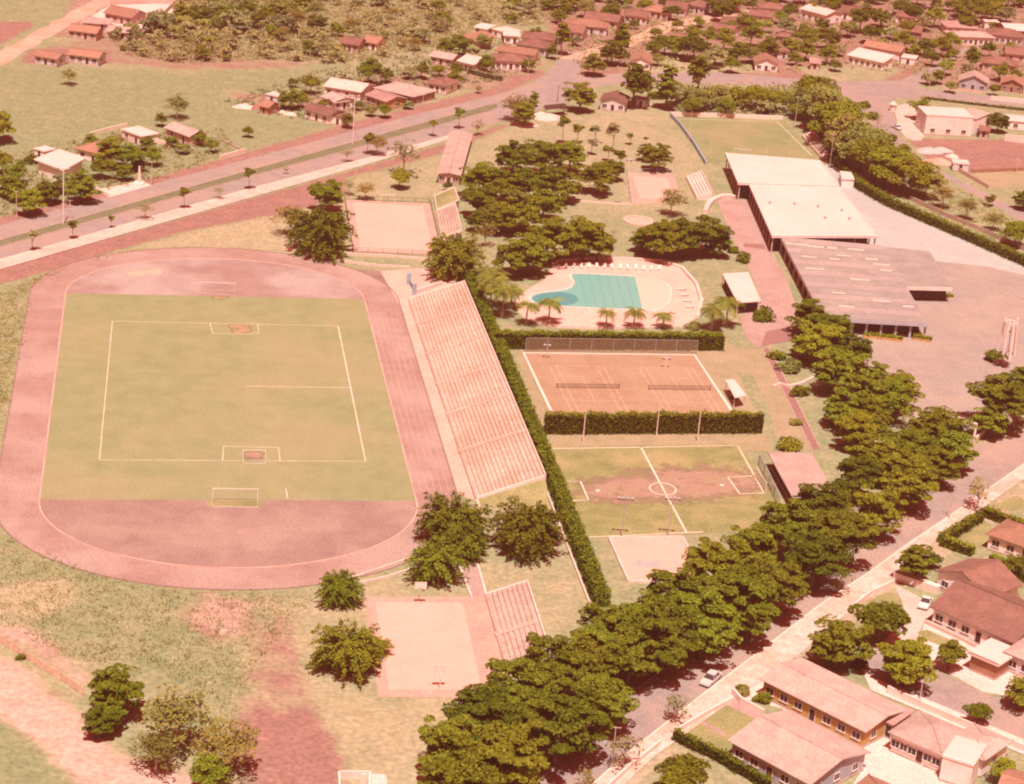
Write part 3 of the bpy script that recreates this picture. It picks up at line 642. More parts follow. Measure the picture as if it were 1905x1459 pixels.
sheet('sand_end', [fld(-30.95, FL / 2)] + far_d[2:2 + nD - 1] + [fld(30.95, FL / 2)], .038, 'infield')
sheet('dirt_end', [fld(30.95, -FL / 2)] + far_d[2 + nD - 1 + 2:] + [fld(-30.95, -FL / 2)], .038, 'infield_dark')
pit = sheet('football_pitch', [fld(-30.9, -FL / 2), fld(30.9, -FL / 2), fld(30.9, FL / 2), fld(-30.9, FL / 2)], .042, 'pitch')
sheet('sand_pit', wpts([(236, 505), (300, 500), (302, 510), (238, 515)]), .046, 'dirt_pale')
sheet('goal_mouth', smooth_poly(wpts([(384, 930), (492, 930), (490, 944), (382, 944)]), 1), .048, 'lawn')
ip = wpts([(209, 598), (629, 607), (680, 859), (185, 856)])
for a, bb in ((0, 1), (1, 2), (2, 3), (3, 0)): line(pit, [ip[a], ip[bb]], .2 if a in (1,) else .13, .050)
line(pit, wpts([(457, 719), (655, 722)]), .16, .050)
line(pit, wpts([(390, 601), (396, 621), (481, 622), (480, 604)]), .16, .051)
line(pit, wpts([(414, 857), (416, 831), (518, 833), (521, 858)]), .16, .051)
line(pit, wpts([(532, 910), (535, 928)]), .14, .051)
soft_patch('worn_patch', smooth_poly(wpts([(425, 602), (470, 603), (468, 618), (440, 624), (424, 616)]), 2), .047, 'worn_turf', 1.2)
soft_patch('worn_patch', smooth_poly(wpts([(453, 840), (493, 840), (494, 856), (452, 856)]), 1), .047, 'worn_soil', .9)
soft_patch('worn_patch', smooth_poly(wpts([(385, 551), (430, 551), (425, 558), (395, 558)]), 1), .047, 'worn_turf', 1.2)
def goal(label, a, b, h, depth, group=None, t=.12, mat='metal_white', net=True):
    A, B = P(*a), P(*b); m_ = (A + B) / 2; w = (B - A).length; ang = math.atan2(B.y - A.y, B.x - A.x); g = thing('goal', label, 'goal', m_, ang, group)
    for s in (-1, 1): MB().tube((s * w / 2, 0, 0), (s * w / 2, 0, h), t / 2, None, 8).build('post', mat, g)
    MB().tube((-w / 2 - t / 2, 0, h), (w / 2 + t / 2, 0, h), t / 2, None, 8).build('crossbar', mat, g)
    if net:
        for s in (-1, 1):
            MB().tube((s * w / 2, 0, h), (s * w / 2, depth * .45, h), .03).tube((s * w / 2, depth * .45, h), (s * w / 2, depth, 0), .03).build('net_stay', mat, g)
        MB().tube((-w / 2, depth, .05), (w / 2, depth, .05), .03).build('ground_bar', mat, g)
        n = MB(); k = int(w / .45)
        for i in range(k + 1):
            x = -w / 2 + w * i / k; n.tube((x, depth * .45, h), (x, depth, .05), .012, None, 3); n.tube((x, 0, h), (x, depth * .45, h), .012, None, 3)
        for j in range(6):
            f = j / 5; n.tube((-w / 2, depth * (.45 + .55 * f), h * (1 - f) + .03), (w / 2, depth * (.45 + .55 * f), h * (1 - f) + .03), .012, None, 3)
        n.build('net', 'metal_grey', g)
    return g
goal('full-size white football goal standing on the red dirt end line of the pitch', (396, 934), (479, 935), 2.44, -1.9)
goal('full-size white football goal in front of the pale sand end of the pitch', (374, 545), (437, 548), 2.44, 1.9)
goal('small practice goal on the near line of the inner marked pitch', (452, 857), (493.5, 857), 2.0, -1.2, t=.1)
# low walls by the track
wall('low whitish wall curving from the lawn to the grandstand end of the track', [(525, 463), (581, 476), (640, 488), (700, 496), (762, 499)], .5, .35, 'concrete')
wall('low pinkish wall running below the fenced ball court', [(642, 474), (720, 478), (804, 485)], .5, .4, 'concrete')
wall('low white wall edging the track bend beside the round tree', [(596, 1087), (664, 1074), (764, 1040)], .35, .3, 'concrete')
wall('low white kerb wall of the ramp below the track bend', [(668, 1086), (720, 1075), (790, 1052)], .35, .3, 'concrete')

# ---------------------------------------------------------------- stepped stands
def bleacher(label, A, B, D, rise, rows, name='grandstand', mat='stand_concrete', aisles=(), z0=.35, end_mat='concrete', back=.5, kerb=True):
    a, b = P(*A), P(*B); L = (b - a).length; ang = math.atan2(b.y - a.y, b.x - a.x); nrm = Vector((-math.sin(ang), math.cos(ang), 0))
    t = thing(name, label, 'stand', a, ang); sg = 1 if nrm.x > 0 else -1
    for i in range(rows):
        d0, d1 = D * i / rows, D * (i + 1) / rows; z = z0 + rise * (i + 1) / rows
        MB().box((L / 2, sg * (d0 + d1) / 2, z / 2), (L - .02, d1 - d0, z)).build('step', mat, t)
        MB().box((L / 2, sg * (d0 + .10), z + .035), (L - .04, .2, .07)).build('step_edge', mat, t)
    for f in aisles:
        m_ = MB()
        for i in range(rows):
            d0 = D * i / rows; z = z0 + rise * (i + .5) / rows; m_.box((L * f, sg * (d0 - D / rows * .25), z / 2 + .05), (1.1, D / rows * .5, z)); m_.box((L * f, sg * (d0 + D / rows * .5), z0 + rise * (i + 1) / rows + .06), (1.1, D / rows * .96, .12))
        m_.build('aisle_stair', 'stand_front', t)
    if kerb:
        for x in (-.16, L + .16):
            m_ = MB().prism([(x - .15, 0), (x + .15, 0), (x + .15, sg * D), (x - .15, sg * D)], 0, [z0 + .35, z0 + .35, z0 + rise + .35, z0 + rise + .35])
            m_.build('end_wall', 'whitewash', t)
    MB().box((L / 2, sg * (D + .14), (z0 + rise + back) / 2), (L + .5, .25, z0 + rise + back)).build('back_wall', end_mat, t)
    MB().box((L / 2, -sg * .12, (z0 + .3) / 2), (L, .18, z0 + .3)).build('front_wall', 'stand_front', t)
    return t
gs = bleacher('long sunlit concrete grandstand of many steps beside the running track', (886, 931), (761, 561), 11.4, 4.1, 16, aisles=(.2, .37, .52, .68, .85))
bk_ = thing('grass_bank', 'sloping grass bank against the end of the grandstand', 'bank', gs.location, gs.rotation_euler.z); sg_ = 1 if Vector((-math.sin(gs.rotation_euler.z), math.cos(gs.rotation_euler.z), 0)).x > 0 else -1
MB().add([(-.34, 0, .3), (-.34, sg_ * 11.6, 4.3), (-.34, 0, -.05), (-.34, sg_ * 11.6, -.05), (-1.2, 0, -.05), (-7.5, sg_ * 11.6, -.05)], [(0, 1, 5, 4) if sg_ < 0 else (4, 5, 1, 0), (2, 4, 5, 3), (0, 2, 3, 1), (1, 3, 5), (0, 4, 2)]).build('turf', 'lawn', bk_)
sheet('stand_walk', wpts([(745, 565), (763, 560), (890, 932), (852, 922)]), .034, 'stand_front')
sheet('stand_forecourt', wpts([(708, 505), (770, 500), (850, 500), (862, 522), (764, 562), (742, 566)]), .036, 'stand_front')
# blue gate pillars at the stand's end
gt = thing('entrance_gate', 'blue-grey entrance pillars with a short screen at the end of the grandstand', 'gate', P(764, 548))
for (x, y, ty) in ((760, 529, 504), (770, 549, 527)):
    p = P(x, y) - gt.location; MB().box((p.x, p.y, 1.3), (.9, .9, 2.6)).build('pillar', 'blue_paint', gt)
p0, p1 = P(762, 530) - gt.location, P(772, 548) - gt.location
ribbon([p0, p1], .15, .05, 1.3).build('screen', 'blue_paint', gt)
tag(ribbon(wpts([(775, 547), (800, 539), (822, 531)]), .3, 0, 1.0).build('low_wall', 'whitewash'), 'short white wall rising beside the blue gate pillars', 'wall')
# paths south of the stand
sheet('path', wpts([(856, 1052), (886, 1036), (906, 1110), (878, 1112)]), .026, 'brick_path')
for pxs, lb in (([(853, 1050), (877, 1112)], 'white kerb on the tree side of the path to the small stand'), ([(887, 931), (902, 982)], 'white kerb running from the grandstand corner past the lawn'), ([(884, 1035), (904, 1108)], 'white kerb on the lawn side of the path to the small stand')):
    wall(lb, pxs, .3, .35, 'concrete')
# basketball court and its stand
bc = sheet('basketball_court', wpts([(698, 1121), (860, 1121.5), (897, 1285), (724, 1284)]), .05, 'court_pale')
sheet('court_surround', wpts([(677, 1110), (905, 1111), (960, 1300), (705, 1297)]), .03, 'court_rim')
line(bc, wpts([(711, 1204), (878, 1204)]), .06, .055, 'court_rim')
def hoop(label, base, face, h=3.3, reach=1.3):
    t = thing('basketball_hoop', label, 'hoop', P(*base), face)
    MB().tube((0, 0, 0), (0, 0, h - .3), .09, .08, 8).build('post', 'metal_white', t)
    MB().tube((0, 0, h - .4), (0, reach, h), .05).tube((0, 0, h - .9), (0, reach, h - .5), .04).build('arm', 'metal_white', t)
    MB().box((0, reach + .03, h), (1.8, .05, 1.15)).build('backboard', 'whitewash', t)
    r = MB(); 
    for i in range(12):
        a, b = 2 * math.pi * i / 12, 2 * math.pi * (i + 1) / 12; r.tube((.23 * math.cos(a), reach + .32 + .23 * math.sin(a), h - .35), (.23 * math.cos(b), reach + .32 + .23 * math.sin(b), h - .35), .02, None, 4)
    r.build('rim', 'red_fabric', t); return t
cdir = math.atan2(*(lambda d: (-d.x, d.y))(P(780, 1119) - P(812, 1285)))
hoop('basketball hoop between the pale court and the round tree', (779, 1118), cdir + math.pi)
hoop('basketball hoop at the court end next to the tall street trees', (817, 1291), cdir)
bleacher('small weathered concrete stand beside the basketball court', (947, 1262), (905, 1112), 6.0, 2.2, 8, name='small_stand', mat='concrete_old', aisles=(.5,))

# ---------------------------------------------------------------- ball court with fence, north of the stand
c2 = sheet('ball_court', wpts([(655.6, 376.6), (787, 384), (806, 469), (671, 465)]), .05, 'court_pale')
sheet('court_surround', wpts([(642, 372), (800, 379), (822, 476), (658, 469)]), .03, 'court_rim')
goal('small white goal at the far edge of the fenced ball court', (709, 378), (734, 379), 2.2, 1.0, t=.14)
def fence(label, px, h, spacing, post='metal_grey', rail='metal_grey', name='wire_fence', mesh=None, r=.05, group=None):
    pts = wpts(px); t = thing(name, label, 'fence', pts[0], 0, group); o0 = pts[0]
    pts = [p - o0 for p in pts]
    for a, b in zip(pts[:-1], pts[1:]):
        n = max(1, int((b - a).length / spacing))
        for i in range(n + 1):
            if i == n and b is not pts[-1]: continue
            q_ = a.lerp(b, i / n); MB().tube(q_, q_ + Vector((0, 0, h)), r, None, 6).build('post', post, t)
        MB().tube(a + Vector((0, 0, h)), b + Vector((0, 0, h)), r * .7, None, 5).tube(a + Vector((0, 0, .12)), b + Vector((0, 0, .12)), r * .6, None, 5).build('rail', rail, t)
        if mesh: ribbon([a, b], .03, .1, h - .02).build('screen', mesh, t)
    return t
fence('low dark wire fence round the ball court below the avenue', [(822, 476), (657, 469), (641, 371), (800, 378), (822, 476)], 1.1, 3.2, 'dark_wood_and_shade', 'dark_wood_and_shade')
bleacher('short concrete stand with a grassy end beside the fenced ball court', (822, 446), (812, 397), 4.2, 2.0, 7, name='small_stand', mat='concrete_old')
gb = thing('grass_bank', 'small grass bank framed by a white kerb above the short stand', 'bank', P(812, 395))
bk = [p - gb.location for p in wpts([(812, 396), (808, 369), (844, 362), (853, 386)])]
MB().prism([xy(p) for p in bk], 0, [.7, .7, 1.9, 1.9]).build('turf', 'lawn', gb)
for a, bb, za, zb in ((0, 1, .7, .7), (1, 2, .7, 1.9), (2, 3, 1.9, 1.9), (3, 0, 1.9, .7)):
    MB().tube(bk[a] + Vector((0, 0, za)), bk[bb] + Vector((0, 0, zb)), .18, None, 6).build('kerb', 'concrete', gb)

# ---------------------------------------------------------------- hedges of the club
hl = [P(x, y, 2.3) for x, y in ((866, 488), (880, 525), (957, 700), (1037, 892), (1075, 988), (1122, 1105))]
hedge('long clipped hedge running behind the grandstand to the street trees', hl, 2.3, 2.3)
tag(ribbon([p + Vector((-1.9, .3, 0)) for p in hl[3:]], .25, 0, .5).build('low_wall', 'concrete'), 'thin pale wall along the foot of the long clipped hedge', 'wall')
d = (P(1348, 654) - P(945, 651)).normalized(); nv = Vector((-d.y, d.x, 0)) * 1.4
hedge('tall clipped hedge behind the clay courts, pool on its other side', [P(922, 651) + nv, P(1346, 654) + nv], 2.5, 3.3, seed=5)
d = (P(1418, 808) - P(1015, 810)).normalized(); nv = Vector((-d.y, d.x, 0)) * 1.1
hedge('tall clipped hedge between the clay courts and the small football pitch', [P(1016, 810) + nv, P(1418, 808) + nv], 2.0, 3.7, seed=6)
# clay courts
tr_ = wpts([(974, 657), (1292, 661), (1362, 766), (1025, 764)])
tc_ = sheet('clay_courts', [tr_[0] + Vector((-.5, .5, 0)), tr_[1] + Vector((.5, .5, 0)), tr_[2] + Vector((.5, -1, 0)), tr_[3] + Vector((-.5, -1, 0))], .04, 'clay')
line(tc_, [tr_[3], tr_[0], tr_[1], tr_[2]], .55, .060, 'whitewash', 'border')
u = (tr_[1] - tr_[0]).normalized(); v = Vector((-u.y, u.x, 0))
def tennis(cx, cy, lab):
    c = P(cx, cy)
    def L(x0, y0, x1, y1): line(tc_, [c + u * x0 + v * y0, c + u * x1 + v * y1], .09, .050, 'court_line')
    for x in (-5.48, -4.11, 4.11, 5.48): L(x, -11.88, x, 11.88)
    for y in (-11.88, 11.88): L(-5.48, y, 5.48, y)
    for y in (-6.4, 6.4): L(-4.11, y, 4.11, y)
    L(0, -6.4, 0, 6.4)
    n = thing('tennis_net', lab, 'net', c, math.atan2(u.y, u.x))
    for s in (-6.2, 6.2): MB().tube((s, 0, 0), (s, 0, 1.12), .06, None, 8).build('post', 'dark_wood_and_shade', n)
    MB().box((0, 0, .5), (12.4, .02, .86)).build('netting', 'mesh_net', n); MB().box((0, 0, .96), (12.4, .05, .07)).build('band', 'mesh_screen', n)
# netting that lets light through its holes
m, nt, b = new_mat('mesh_net'); b.inputs['Base Color'].default_value = (.16, .09, .07, 1)
tp = nt.nodes.new('ShaderNodeBsdfTransparent'); mx = nt.nodes.new('ShaderNodeMixShader'); mx.inputs[0].default_value = .2
nt.links.new(tp.outputs[0], mx.inputs[1]); nt.links.new(b.outputs[0], mx.inputs[2]); nt.links.new(mx.outputs[0], nt.nodes['Material Output'].inputs[0])
tennis(1094, 723, 'tennis net across the clay court nearer the grandstand')
tennis(1264, 726, 'tennis net across the clay court nearer the open shelter')
m, nt, b = new_mat('chain_link'); b.inputs['Base Color'].default_value = (.36, .27, .20, 1)
tp = nt.nodes.new('ShaderNodeBsdfTransparent'); mx = nt.nodes.new('ShaderNodeMixShader'); mx.inputs[0].default_value = .2
nt.links.new(tp.outputs[0], mx.inputs[1]); nt.links.new(b.outputs[0], mx.inputs[2]); nt.links.new(mx.outputs[0], nt.nodes['Material Output'].inputs[0])
fence('tall chain-link fence between the clay courts and the hedge', [(977, 655), (1140, 656.5), (1296, 659)], 3.0, 4.2, mesh='chain_link')
# light poles and lamps
def pole(label, base, top_y, lamps=2, r=.09, group=None, mat='pole', arm=1.1, name='light_pole', heads=True, axis=None, cat='lamp'):
    h = height_of(base, top_y); t = thing(name, label, cat, P(*base), axis or 0.0, group)
    MB().tube((0, 0, 0), (0, 0, h), r, r * .6, 8).build('post', mat, t)
    if lamps:
        MB().tube((-arm, 0, h - .15), (arm, 0, h - .15), .05).build('cross_arm', mat, t)
        for i in range(lamps):
            x = -arm + 2 * arm * i / max(1, lamps - 1)
            if heads: MB().tube((x, 0, h - .1), (x, -.35, h - .35), .20, .32, 8).build('lamp_head', 'metal_grey', t)
            else: MB().box((x, 0, h - .06), (.10, .10, .16)).build('insulator', 'metal_grey', t)
    return t
G = 'poles standing against the tall hedge'
for bx, by in ((1084, 826), (1221, 811), (1297, 823)): pole('slim pale post rising in front of the tall hedge by the small pitch', (bx, by), by - 58, 0, .12, G, 'whitewash', name='post', cat='pole')
for bx, lab in ((1156, 'floodlight pole on the small pitch touchline, nearer the long hedge'), (1243, 'floodlight pole on the small pitch touchline, nearer the centre line')):
    f = pole(lab, (bx, 1002), 924, 4, .09, None, 'metal_grey'); p = P(bx, 1002)
    MB().box((0, 0, .2), (.8, .8, .4)).build('footing', 'concrete', f)
pole('short two-lamp post inside the clay court fence by the hedge', (1238, 685), 664, 2, .07, None, 'whitewash', .6)
pole('short lamp post at the grandstand corner of the clay courts', (1016, 668), 640, 2, .07, None, 'metal_grey', .5)
# open shelter beside the clay courts
sh = thing('shelter', 'small open shelter with a slanting white roof beside the clay courts', 'shelter', P(1368, 750))
rp = [p - sh.location for p in (P(1349, 706, 2.7), P(1366, 706, 2.7), P(1389, 736, 2.5), P(1367, 740, 2.5))]
MB().slab(rp[3], rp[2], rp[1], rp[0], .12).build('roof', 'roof_cream', sh)
for p in rp:
    q_ = Vector((p.x, p.y, 0)).lerp(sum(rp, Vector()) / 4, .15); MB().tube((q_.x, q_.y, 0), (q_.x, q_.y, p.z - .1), .07).build('post', 'metal_white', sh)
cq = sum(rp, Vector()) / 4; MB().box((cq.x, cq.y + .6, .45), (2.0, .4, .08)).box((cq.x, cq.y + .6, .22), (1.6, .3, .42)).build('bench', 'dark_wood_and_shade', sh)

# ---------------------------------------------------------------- small football pitch
mp = sheet('small_pitch', wpts([(1022, 832), (1376, 826), (1448, 926), (1430, 985), (1330, 992), (1088, 1003)]), .028, 'lawn')
soft_patch('worn_ground', (smooth_poly(wpts([(1062, 900), (1130, 882), (1240, 866), (1350, 866), (1432, 885), (1440, 910), (1340, 935), (1210, 940), (1110, 936), (1066, 930)]), 2)), .034, 'worn_soil', 5.5)
for pxs, w in (([(1028, 835), (1200, 832.5), (1372, 829), (1422, 919)], .28), ([(1092, 1000), (1308, 990)], .24), ([(1192, 832), (1277, 991)], .34), ([(1058, 896), (1080, 896), (1095, 931), (1064, 932)], .28), ([(1400, 886), (1354, 888), (1376, 919), (1422, 918)], .28)): line(mp, wpts(pxs), w, .046)
cc_ = P(1233, 910); line(mp, [cc_ + Vector((2.3 * math.cos(a), 2.6 * math.sin(a), 0)) for a in np.linspace(0, 2 * math.pi, 33)], .26, .047)
for x, y in ((1112, 913), (1343, 903)): MB().prism([(P(x, y).x + .45 * math.cos(a), P(x, y).y + .45 * math.sin(a)) for a in np.linspace(0, 6.28, 9)[:-1]], .03, .05).build('penalty_spot', 'chalk', mp)
tg = thing('screen_fence', 'blue-grey screen fence behind the small pitch, next to the mauve-roofed shed', 'fence', P(1410, 866))
a_, b_ = P(1411, 866) - tg.location, P(1449, 948) - tg.location
for i in range(5):
    p = a_.lerp(b_, i / 4); MB().tube(p, p + Vector((0, 0, 2.4)), .06).build('post', 'blue_paint', tg)
ribbon([a_, b_], .04, .2, 2.3).build('screen', 'chain_link', tg); MB().tube(a_ + Vector((0, 0, 2.4)), b_ + Vector((0, 0, 2.4)), .08).build('rail', 'blue_paint', tg)
goal('small goal at the shed end of the small pitch', (1404, 888), (1424, 918), 2.0, 1.0, net=False)
# white slab
sl = thing('raised_slab', 'pale square concrete slab with a raised kerb and a dark drain at the small pitch', 'platform', P(1169, 1084))
c4 = [p - sl.location for p in wpts([(1169, 1084), (1318, 1086), (1268, 1001), (1133, 1003)])]
MB().prism([xy(p) for p in c4], 0, .25).build('floor', 'court_pale', sl)
for i in range(4): ribbon([c4[i], c4[(i + 1) % 4]], .35, .0, .42).build('kerb', 'concrete', sl)
dr = [p - sl.location for p in wpts([(1186, 1058), (1232, 1058), (1226, 1046), (1182, 1046)])]
MB().prism([xy(p) for p in dr], .2, .27).build('drain_cover', 'metal_grey', sl)

# ================================================================ POOL
sheet('pool_deck', smooth_poly(wpts([(1025, 492), (1100, 482), (1230, 486), (1285, 508), (1306, 560), (1292, 606), (1180, 612), (1050, 612), (985, 602), (950, 566), (985, 535), (1018, 520)]), 2), .035, 'pool_deck')
WP = smooth_poly(wpts([(1062, 508), (1110, 510), (1180, 514), (1223, 520), (1244, 531), (1249, 548), (1241, 569), (1227, 579), (1160, 577), (1048, 572), (996, 568), (981, 555), (999, 545), (1040, 541), (1060, 537), (1068, 526), (1060, 516)]), 2)
pl = thing('swimming_pool', 'curved turquoise swimming pool with a round deep lobe and a shallow pale end', 'pool', P(1120, 545)); po = pl.location
ribbon([p - po for p in WP + WP[:1]], .7, .0, .14).build('coping', 'concrete', pl)
m, nt, b = new_mat('pool_water'); g_ = nt.nodes.new('ShaderNodeNewGeometry')
n_ = nt.nodes.new('ShaderNodeTexNoise'); n_.inputs['Scale'].default_value = 1.2; nt.links.new(g_.outputs['Position'], n_.inputs['Vector'])
bb_ = nt.nodes.new('ShaderNodeBump'); bb_.inputs['Strength'].default_value = .08; nt.links.new(n_.outputs['Fac'], bb_.inputs['Height']); nt.links.new(bb_.outputs[0], b.inputs['Normal'])
b.inputs['Roughness'].default_value = .08; b.inputs['Specular IOR Level'].default_value = .4
def water(name, c):
    m2 = MATS['pool_water'].copy(); m2.name = name; m2.node_tree.nodes['Principled BSDF'].inputs['Base Color'].default_value = (*c, 1); MATS[name] = m2
water('water_lane', (.145, .40, .375)); water('water_main', (.185, .47, .43)); water('water_deep', (.095, .32, .33)); water('water_shallow', (.47, .58, .50))
put('water', flat_mesh('water', [p - po for p in WP], .06, 'water_main'), pl)
put('shallow_end', flat_mesh('shallow_end', [p - po for p in smooth_poly(wpts([(1181, 516), (1181, 516), (1222, 521), (1242, 532), (1247, 548), (1239, 568), (1226, 577), (1195, 577), (1195, 577)]), 2)], .068, 'water_shallow'), pl)
put('deep_end', flat_mesh('deep_end', [p - po for p in smooth_poly(wpts([(986, 556), (1003, 547), (1045, 543), (1072, 550), (1077, 560), (1062, 569), (1010, 568)]), 2)], .068, 'water_deep'), pl)
for i in range(6): line(pl, [p - po for p in wpts([(1078 + 17 * i, 511 + i * .6), (1093 + 17.5 * i, 573 + i * .5)])], .22, .074, 'water_lane', 'lane_line')
for i in range(6): put('starting_block', MB().box((0, 0, .25), (.6, .6, .5)).mesh('starting_block', 'whitewash'), pl, P(1096 + 24 * i, 581 + i * .4) - po)
wall('curved white bench wall round the pool deck', [(1028, 494), (1040, 487), (1100, 482.5), (1160, 484), (1228, 487), (1268, 500), (1295, 530), (1305, 562), (1298, 592)], .6, .7, 'concrete', 'bench_wall')
wall('straight white kerb on the hedge side of the pool deck', [(1000, 600), (1050, 609), (1180, 611), (1288, 608)], .35, .5, 'concrete', 'bench_wall')
# sun loungers along the far side of the pool
def lounger(x, y, rz):
    t = thing('sun_lounger', 'white sun lounger in the row along the pool edge', 'lounger', P(x, y), rz, 'loungers on the pool deck')
    MB().box((0, .2, .32), (.62, 1.25, .08)).build('seat', 'whitewash', t); m_ = MB().slab((-.31, -.42, .36), (.31, -.42, .36), (.31, -1.0, .78), (-.31, -1.0, .78), -.07); m_.build('backrest', 'whitewash', t)
    for sx in (-.25, .25):
        for sy in (-.35, .7): MB().box((sx, sy, .15), (.06, .06, .3)).build('leg', 'metal_white', t)
for i in range(13): lounger(1052 + i * 14.5, 497 + i * .45 + R.uniform(-.6, .6), math.pi + R.uniform(-.15, .15))
for i in range(4): lounger(1268 + i * 5, 540 + i * 11, 1.6 + R.uniform(-.3, .3))
# children's pool
kp = thing('paddling_pool', 'small oval paddling pool with a pink rim on the park lawn', 'pool', P(1187, 412)); el = lambda rx, ry: [(rx * math.cos(a), ry * math.sin(a)) for a in np.linspace(0, 2 * math.pi, 33)]
ribbon([Vector((*p, 0)) for p in el(3.3, 3.6)], .9, 0, .35).build('rim', 'pool_deck', kp); put('basin', flat_mesh('basin', el(2.9, 3.2)[:-1], .12, 'court_pale'), kp)
GP = 'palms round the swimming pool'
for x, y, ty, s in ((1020, 604, 556, 1.2), (1127, 611, 578, .85), (1178, 611, 574, 1.0), (1233, 611, 582, .9), (1323, 617, 570, 1.15), (1350, 609, 556, 1.2), (978, 606, 562, 1.0), (934, 592, 535, 1.25), (912, 573, 515, 1.3), (950, 575, 533, 1.1), (903, 545, 498, 1.2), (925, 545, 505, 1.1)):
    palm(x, y, ty, 'feathery palm in the cluster between the pool and the grandstand hedge' if x < 1000 else ('feathery palm at the corner of the pool near the kiosk' if x > 1300 else 'feathery palm in the row between pool deck and hedge'), GP, s=s)
# kiosk
def flat_box(label, px, z, wallm='wall_white', roofm='roof_cream', inset=.6, name='kiosk', cat='building', posts=True, th=.22, wall_in=None):
    c = [P(x, y, z) for x, y in px]; o0 = Vector((*xy(sum(c, Vector()) / len(c)), 0)); c = [p - o0 for p in c]; t = thing(name, label, cat, o0)
    MB().prism([xy(p) for p in c], z - th, z).build('roof', roofm, t); ce = sum(c, Vector()) / len(c)
    ins = lambda k: [ce.lerp(p, 1 - k / max((p - ce).length, .1)) for p in c]
    if wallm: MB().prism([xy(p) for p in ins(wall_in or inset)], 0, z - th - .003).build('wall', wallm, t)
    if posts:
        for p in ins(.35): MB().box((p.x, p.y, (z - th) / 2), (.25, .25, z - th - .004)).build('pillar', 'whitewash', t)
    return t
flat_box('flat white-roofed pool kiosk with a dark open counter', [(1344, 509), (1392, 506), (1416, 560), (1372, 563)], 3.0, 'dark_wood_and_shade', inset=1.2)
# walks of the club
sheet('club_walk', smooth_poly(wpts([(1330, 360), (1395, 372), (1400, 392), (1425, 442), (1482, 560), (1480, 610), (1440, 642), (1400, 648), (1370, 588), (1420, 572), (1395, 500), (1360, 440), (1345, 400)]), 1), .032, 'brick_path')
sheet('mauve_paving', wpts([(1425, 618), (1478, 606), (1476, 634), (1415, 645)]), .040, 'mauve_path')
sheet('mauve_paving', wpts([(1382, 453), (1420, 455), (1424, 464), (1384, 460)]), .040, 'mauve_path')
sheet('side_lawn', wpts([(1340, 640), (1420, 650), (1470, 750), (1520, 836), (1450, 840), (1430, 760), (1400, 700), (1360, 690)]), .026, 'dry_lawn')
sheet('park_lawn', wpts([(930, 615), (1350, 622), (1370, 690), (1440, 840), (1020, 835), (960, 655)]), .014, 'dry_lawn')
fp = sheet('footpath', wpts([(1419, 650), (1428, 648), (1479, 742), (1524, 835), (1512, 838), (1466, 745)]), .034, 'mauve_path')
for e in ([(1418, 650), (1465, 745), (1511, 838)], [(1429, 648), (1480, 742), (1525, 835)]): ribbon(wpts(e), .2, 0, .12).build('kerb', 'concrete_old', fp)
wall('crooked pale stone bench wall crossing the footpath', [(1438, 722), (1452, 716), (1466, 721), (1490, 716), (1512, 705)], .5, .7, 'rubble', 'stone_bench', 'bench')
# northern court and its little stand
sheet('court_surround', wpts([(1167, 321), (1254, 324), (1268, 380), (1174, 379)]), .03, 'court_rim')
sheet('volley_court', wpts([(1177, 328), (1240, 331), (1258, 372), (1190, 370)]), .05, 'court_pale')
bleacher('little pale stand of broad steps beside the northern court', (1296, 371), (1277, 333), 3.6, 1.6, 5, name='small_stand', mat='concrete')
tag(ribbon([p for p in smooth_poly(wpts([(1312, 398), (1318, 383), (1330, 374), (1352, 368), (1366, 372)]), 2, False)], 1.2, 0, 1.1).build('curved_wall', 'concrete'), 'pale curved ramp wall between the little stand and the club building', 'wall')
fence('low pale rail fence round the northern court', [(1174, 380), (1166, 320), (1254, 323)], 1.0, 4, 'blue_paint', 'blue_paint')
wall('low pale wall crossing the park lawn', [(1060, 374), (1120, 379), (1176, 382)], .4, .35, 'concrete')
pole('tall lamp pole in the park lawn between the trees', (1104, 358), 262, 2, .09, None, 'pole', .8)
pole('white lamp pole at the far corner of the northern court', (1166, 346), 296, 2, .08, None, 'whitewash', .5)
pole('thick white post among young trees on the park lawn', (1159, 312), 278, 0, .16, None, 'whitewash', name='post', cat='pole')
pole('slim lamp pole standing beside the paddling pool', (1143, 440), 372, 2, .06, None, 'pole', .4)

# ================================================================ FAR PITCH
fpz = sheet('far_pitch', wpts([(1250, 217), (1455, 222), (1545, 306), (1340, 300), (1312, 304)]), .03, 'green_pitch')
line(fpz, wpts([(1262, 222), (1445, 226), (1510, 290)]), .25, .04)
wall('long white wall at the far end of the distant football pitch', [(1247, 216), (1330, 218), (1456, 223)], 1.2, .3, 'whitewash')
wall('pale blue wall along the side of the distant football pitch', [(1247, 217), (1265, 236), (1290, 270), (1313, 308)], 1.2, .35, 'blue_paint')
goal('white goal on the distant pitch in front of the cream roof', (1364, 292), (1394, 294), 2.3, -1.2, t=.16)
goal('white goal on the distant pitch beside its far white wall', (1345, 219), (1375, 220), 2.3, 1.2, t=.16)
for x, y, ty in ((1281, 262, 205), (1320, 296, 258), (1424, 297, 264), (1467, 296, 262)): pole('thin pale pole of the distant pitch fence', (x, y), ty, 0, .06, 'poles round the distant pitch', 'whitewash', name='post', cat='pole')
bleacher('tiny weathered stand beside the distant football pitch', (1526, 294), (1492, 256), 3.0, 1.3, 4, name='small_stand', mat='concrete_old')
for x, y, ty, lb in ((1543, 312, 250, 'tall pole with a cross-arm between the hedge trees and distant pitch'), (1478, 238, 180, 'pole standing at the corner of the distant pitch'), (1512, 244, 212, 'short pole by the first clipped tree of the row')): pole(lb, (x, y), ty, 2, .10, None, 'pole', .7, heads=False, cat='pole', name='utility_pole')
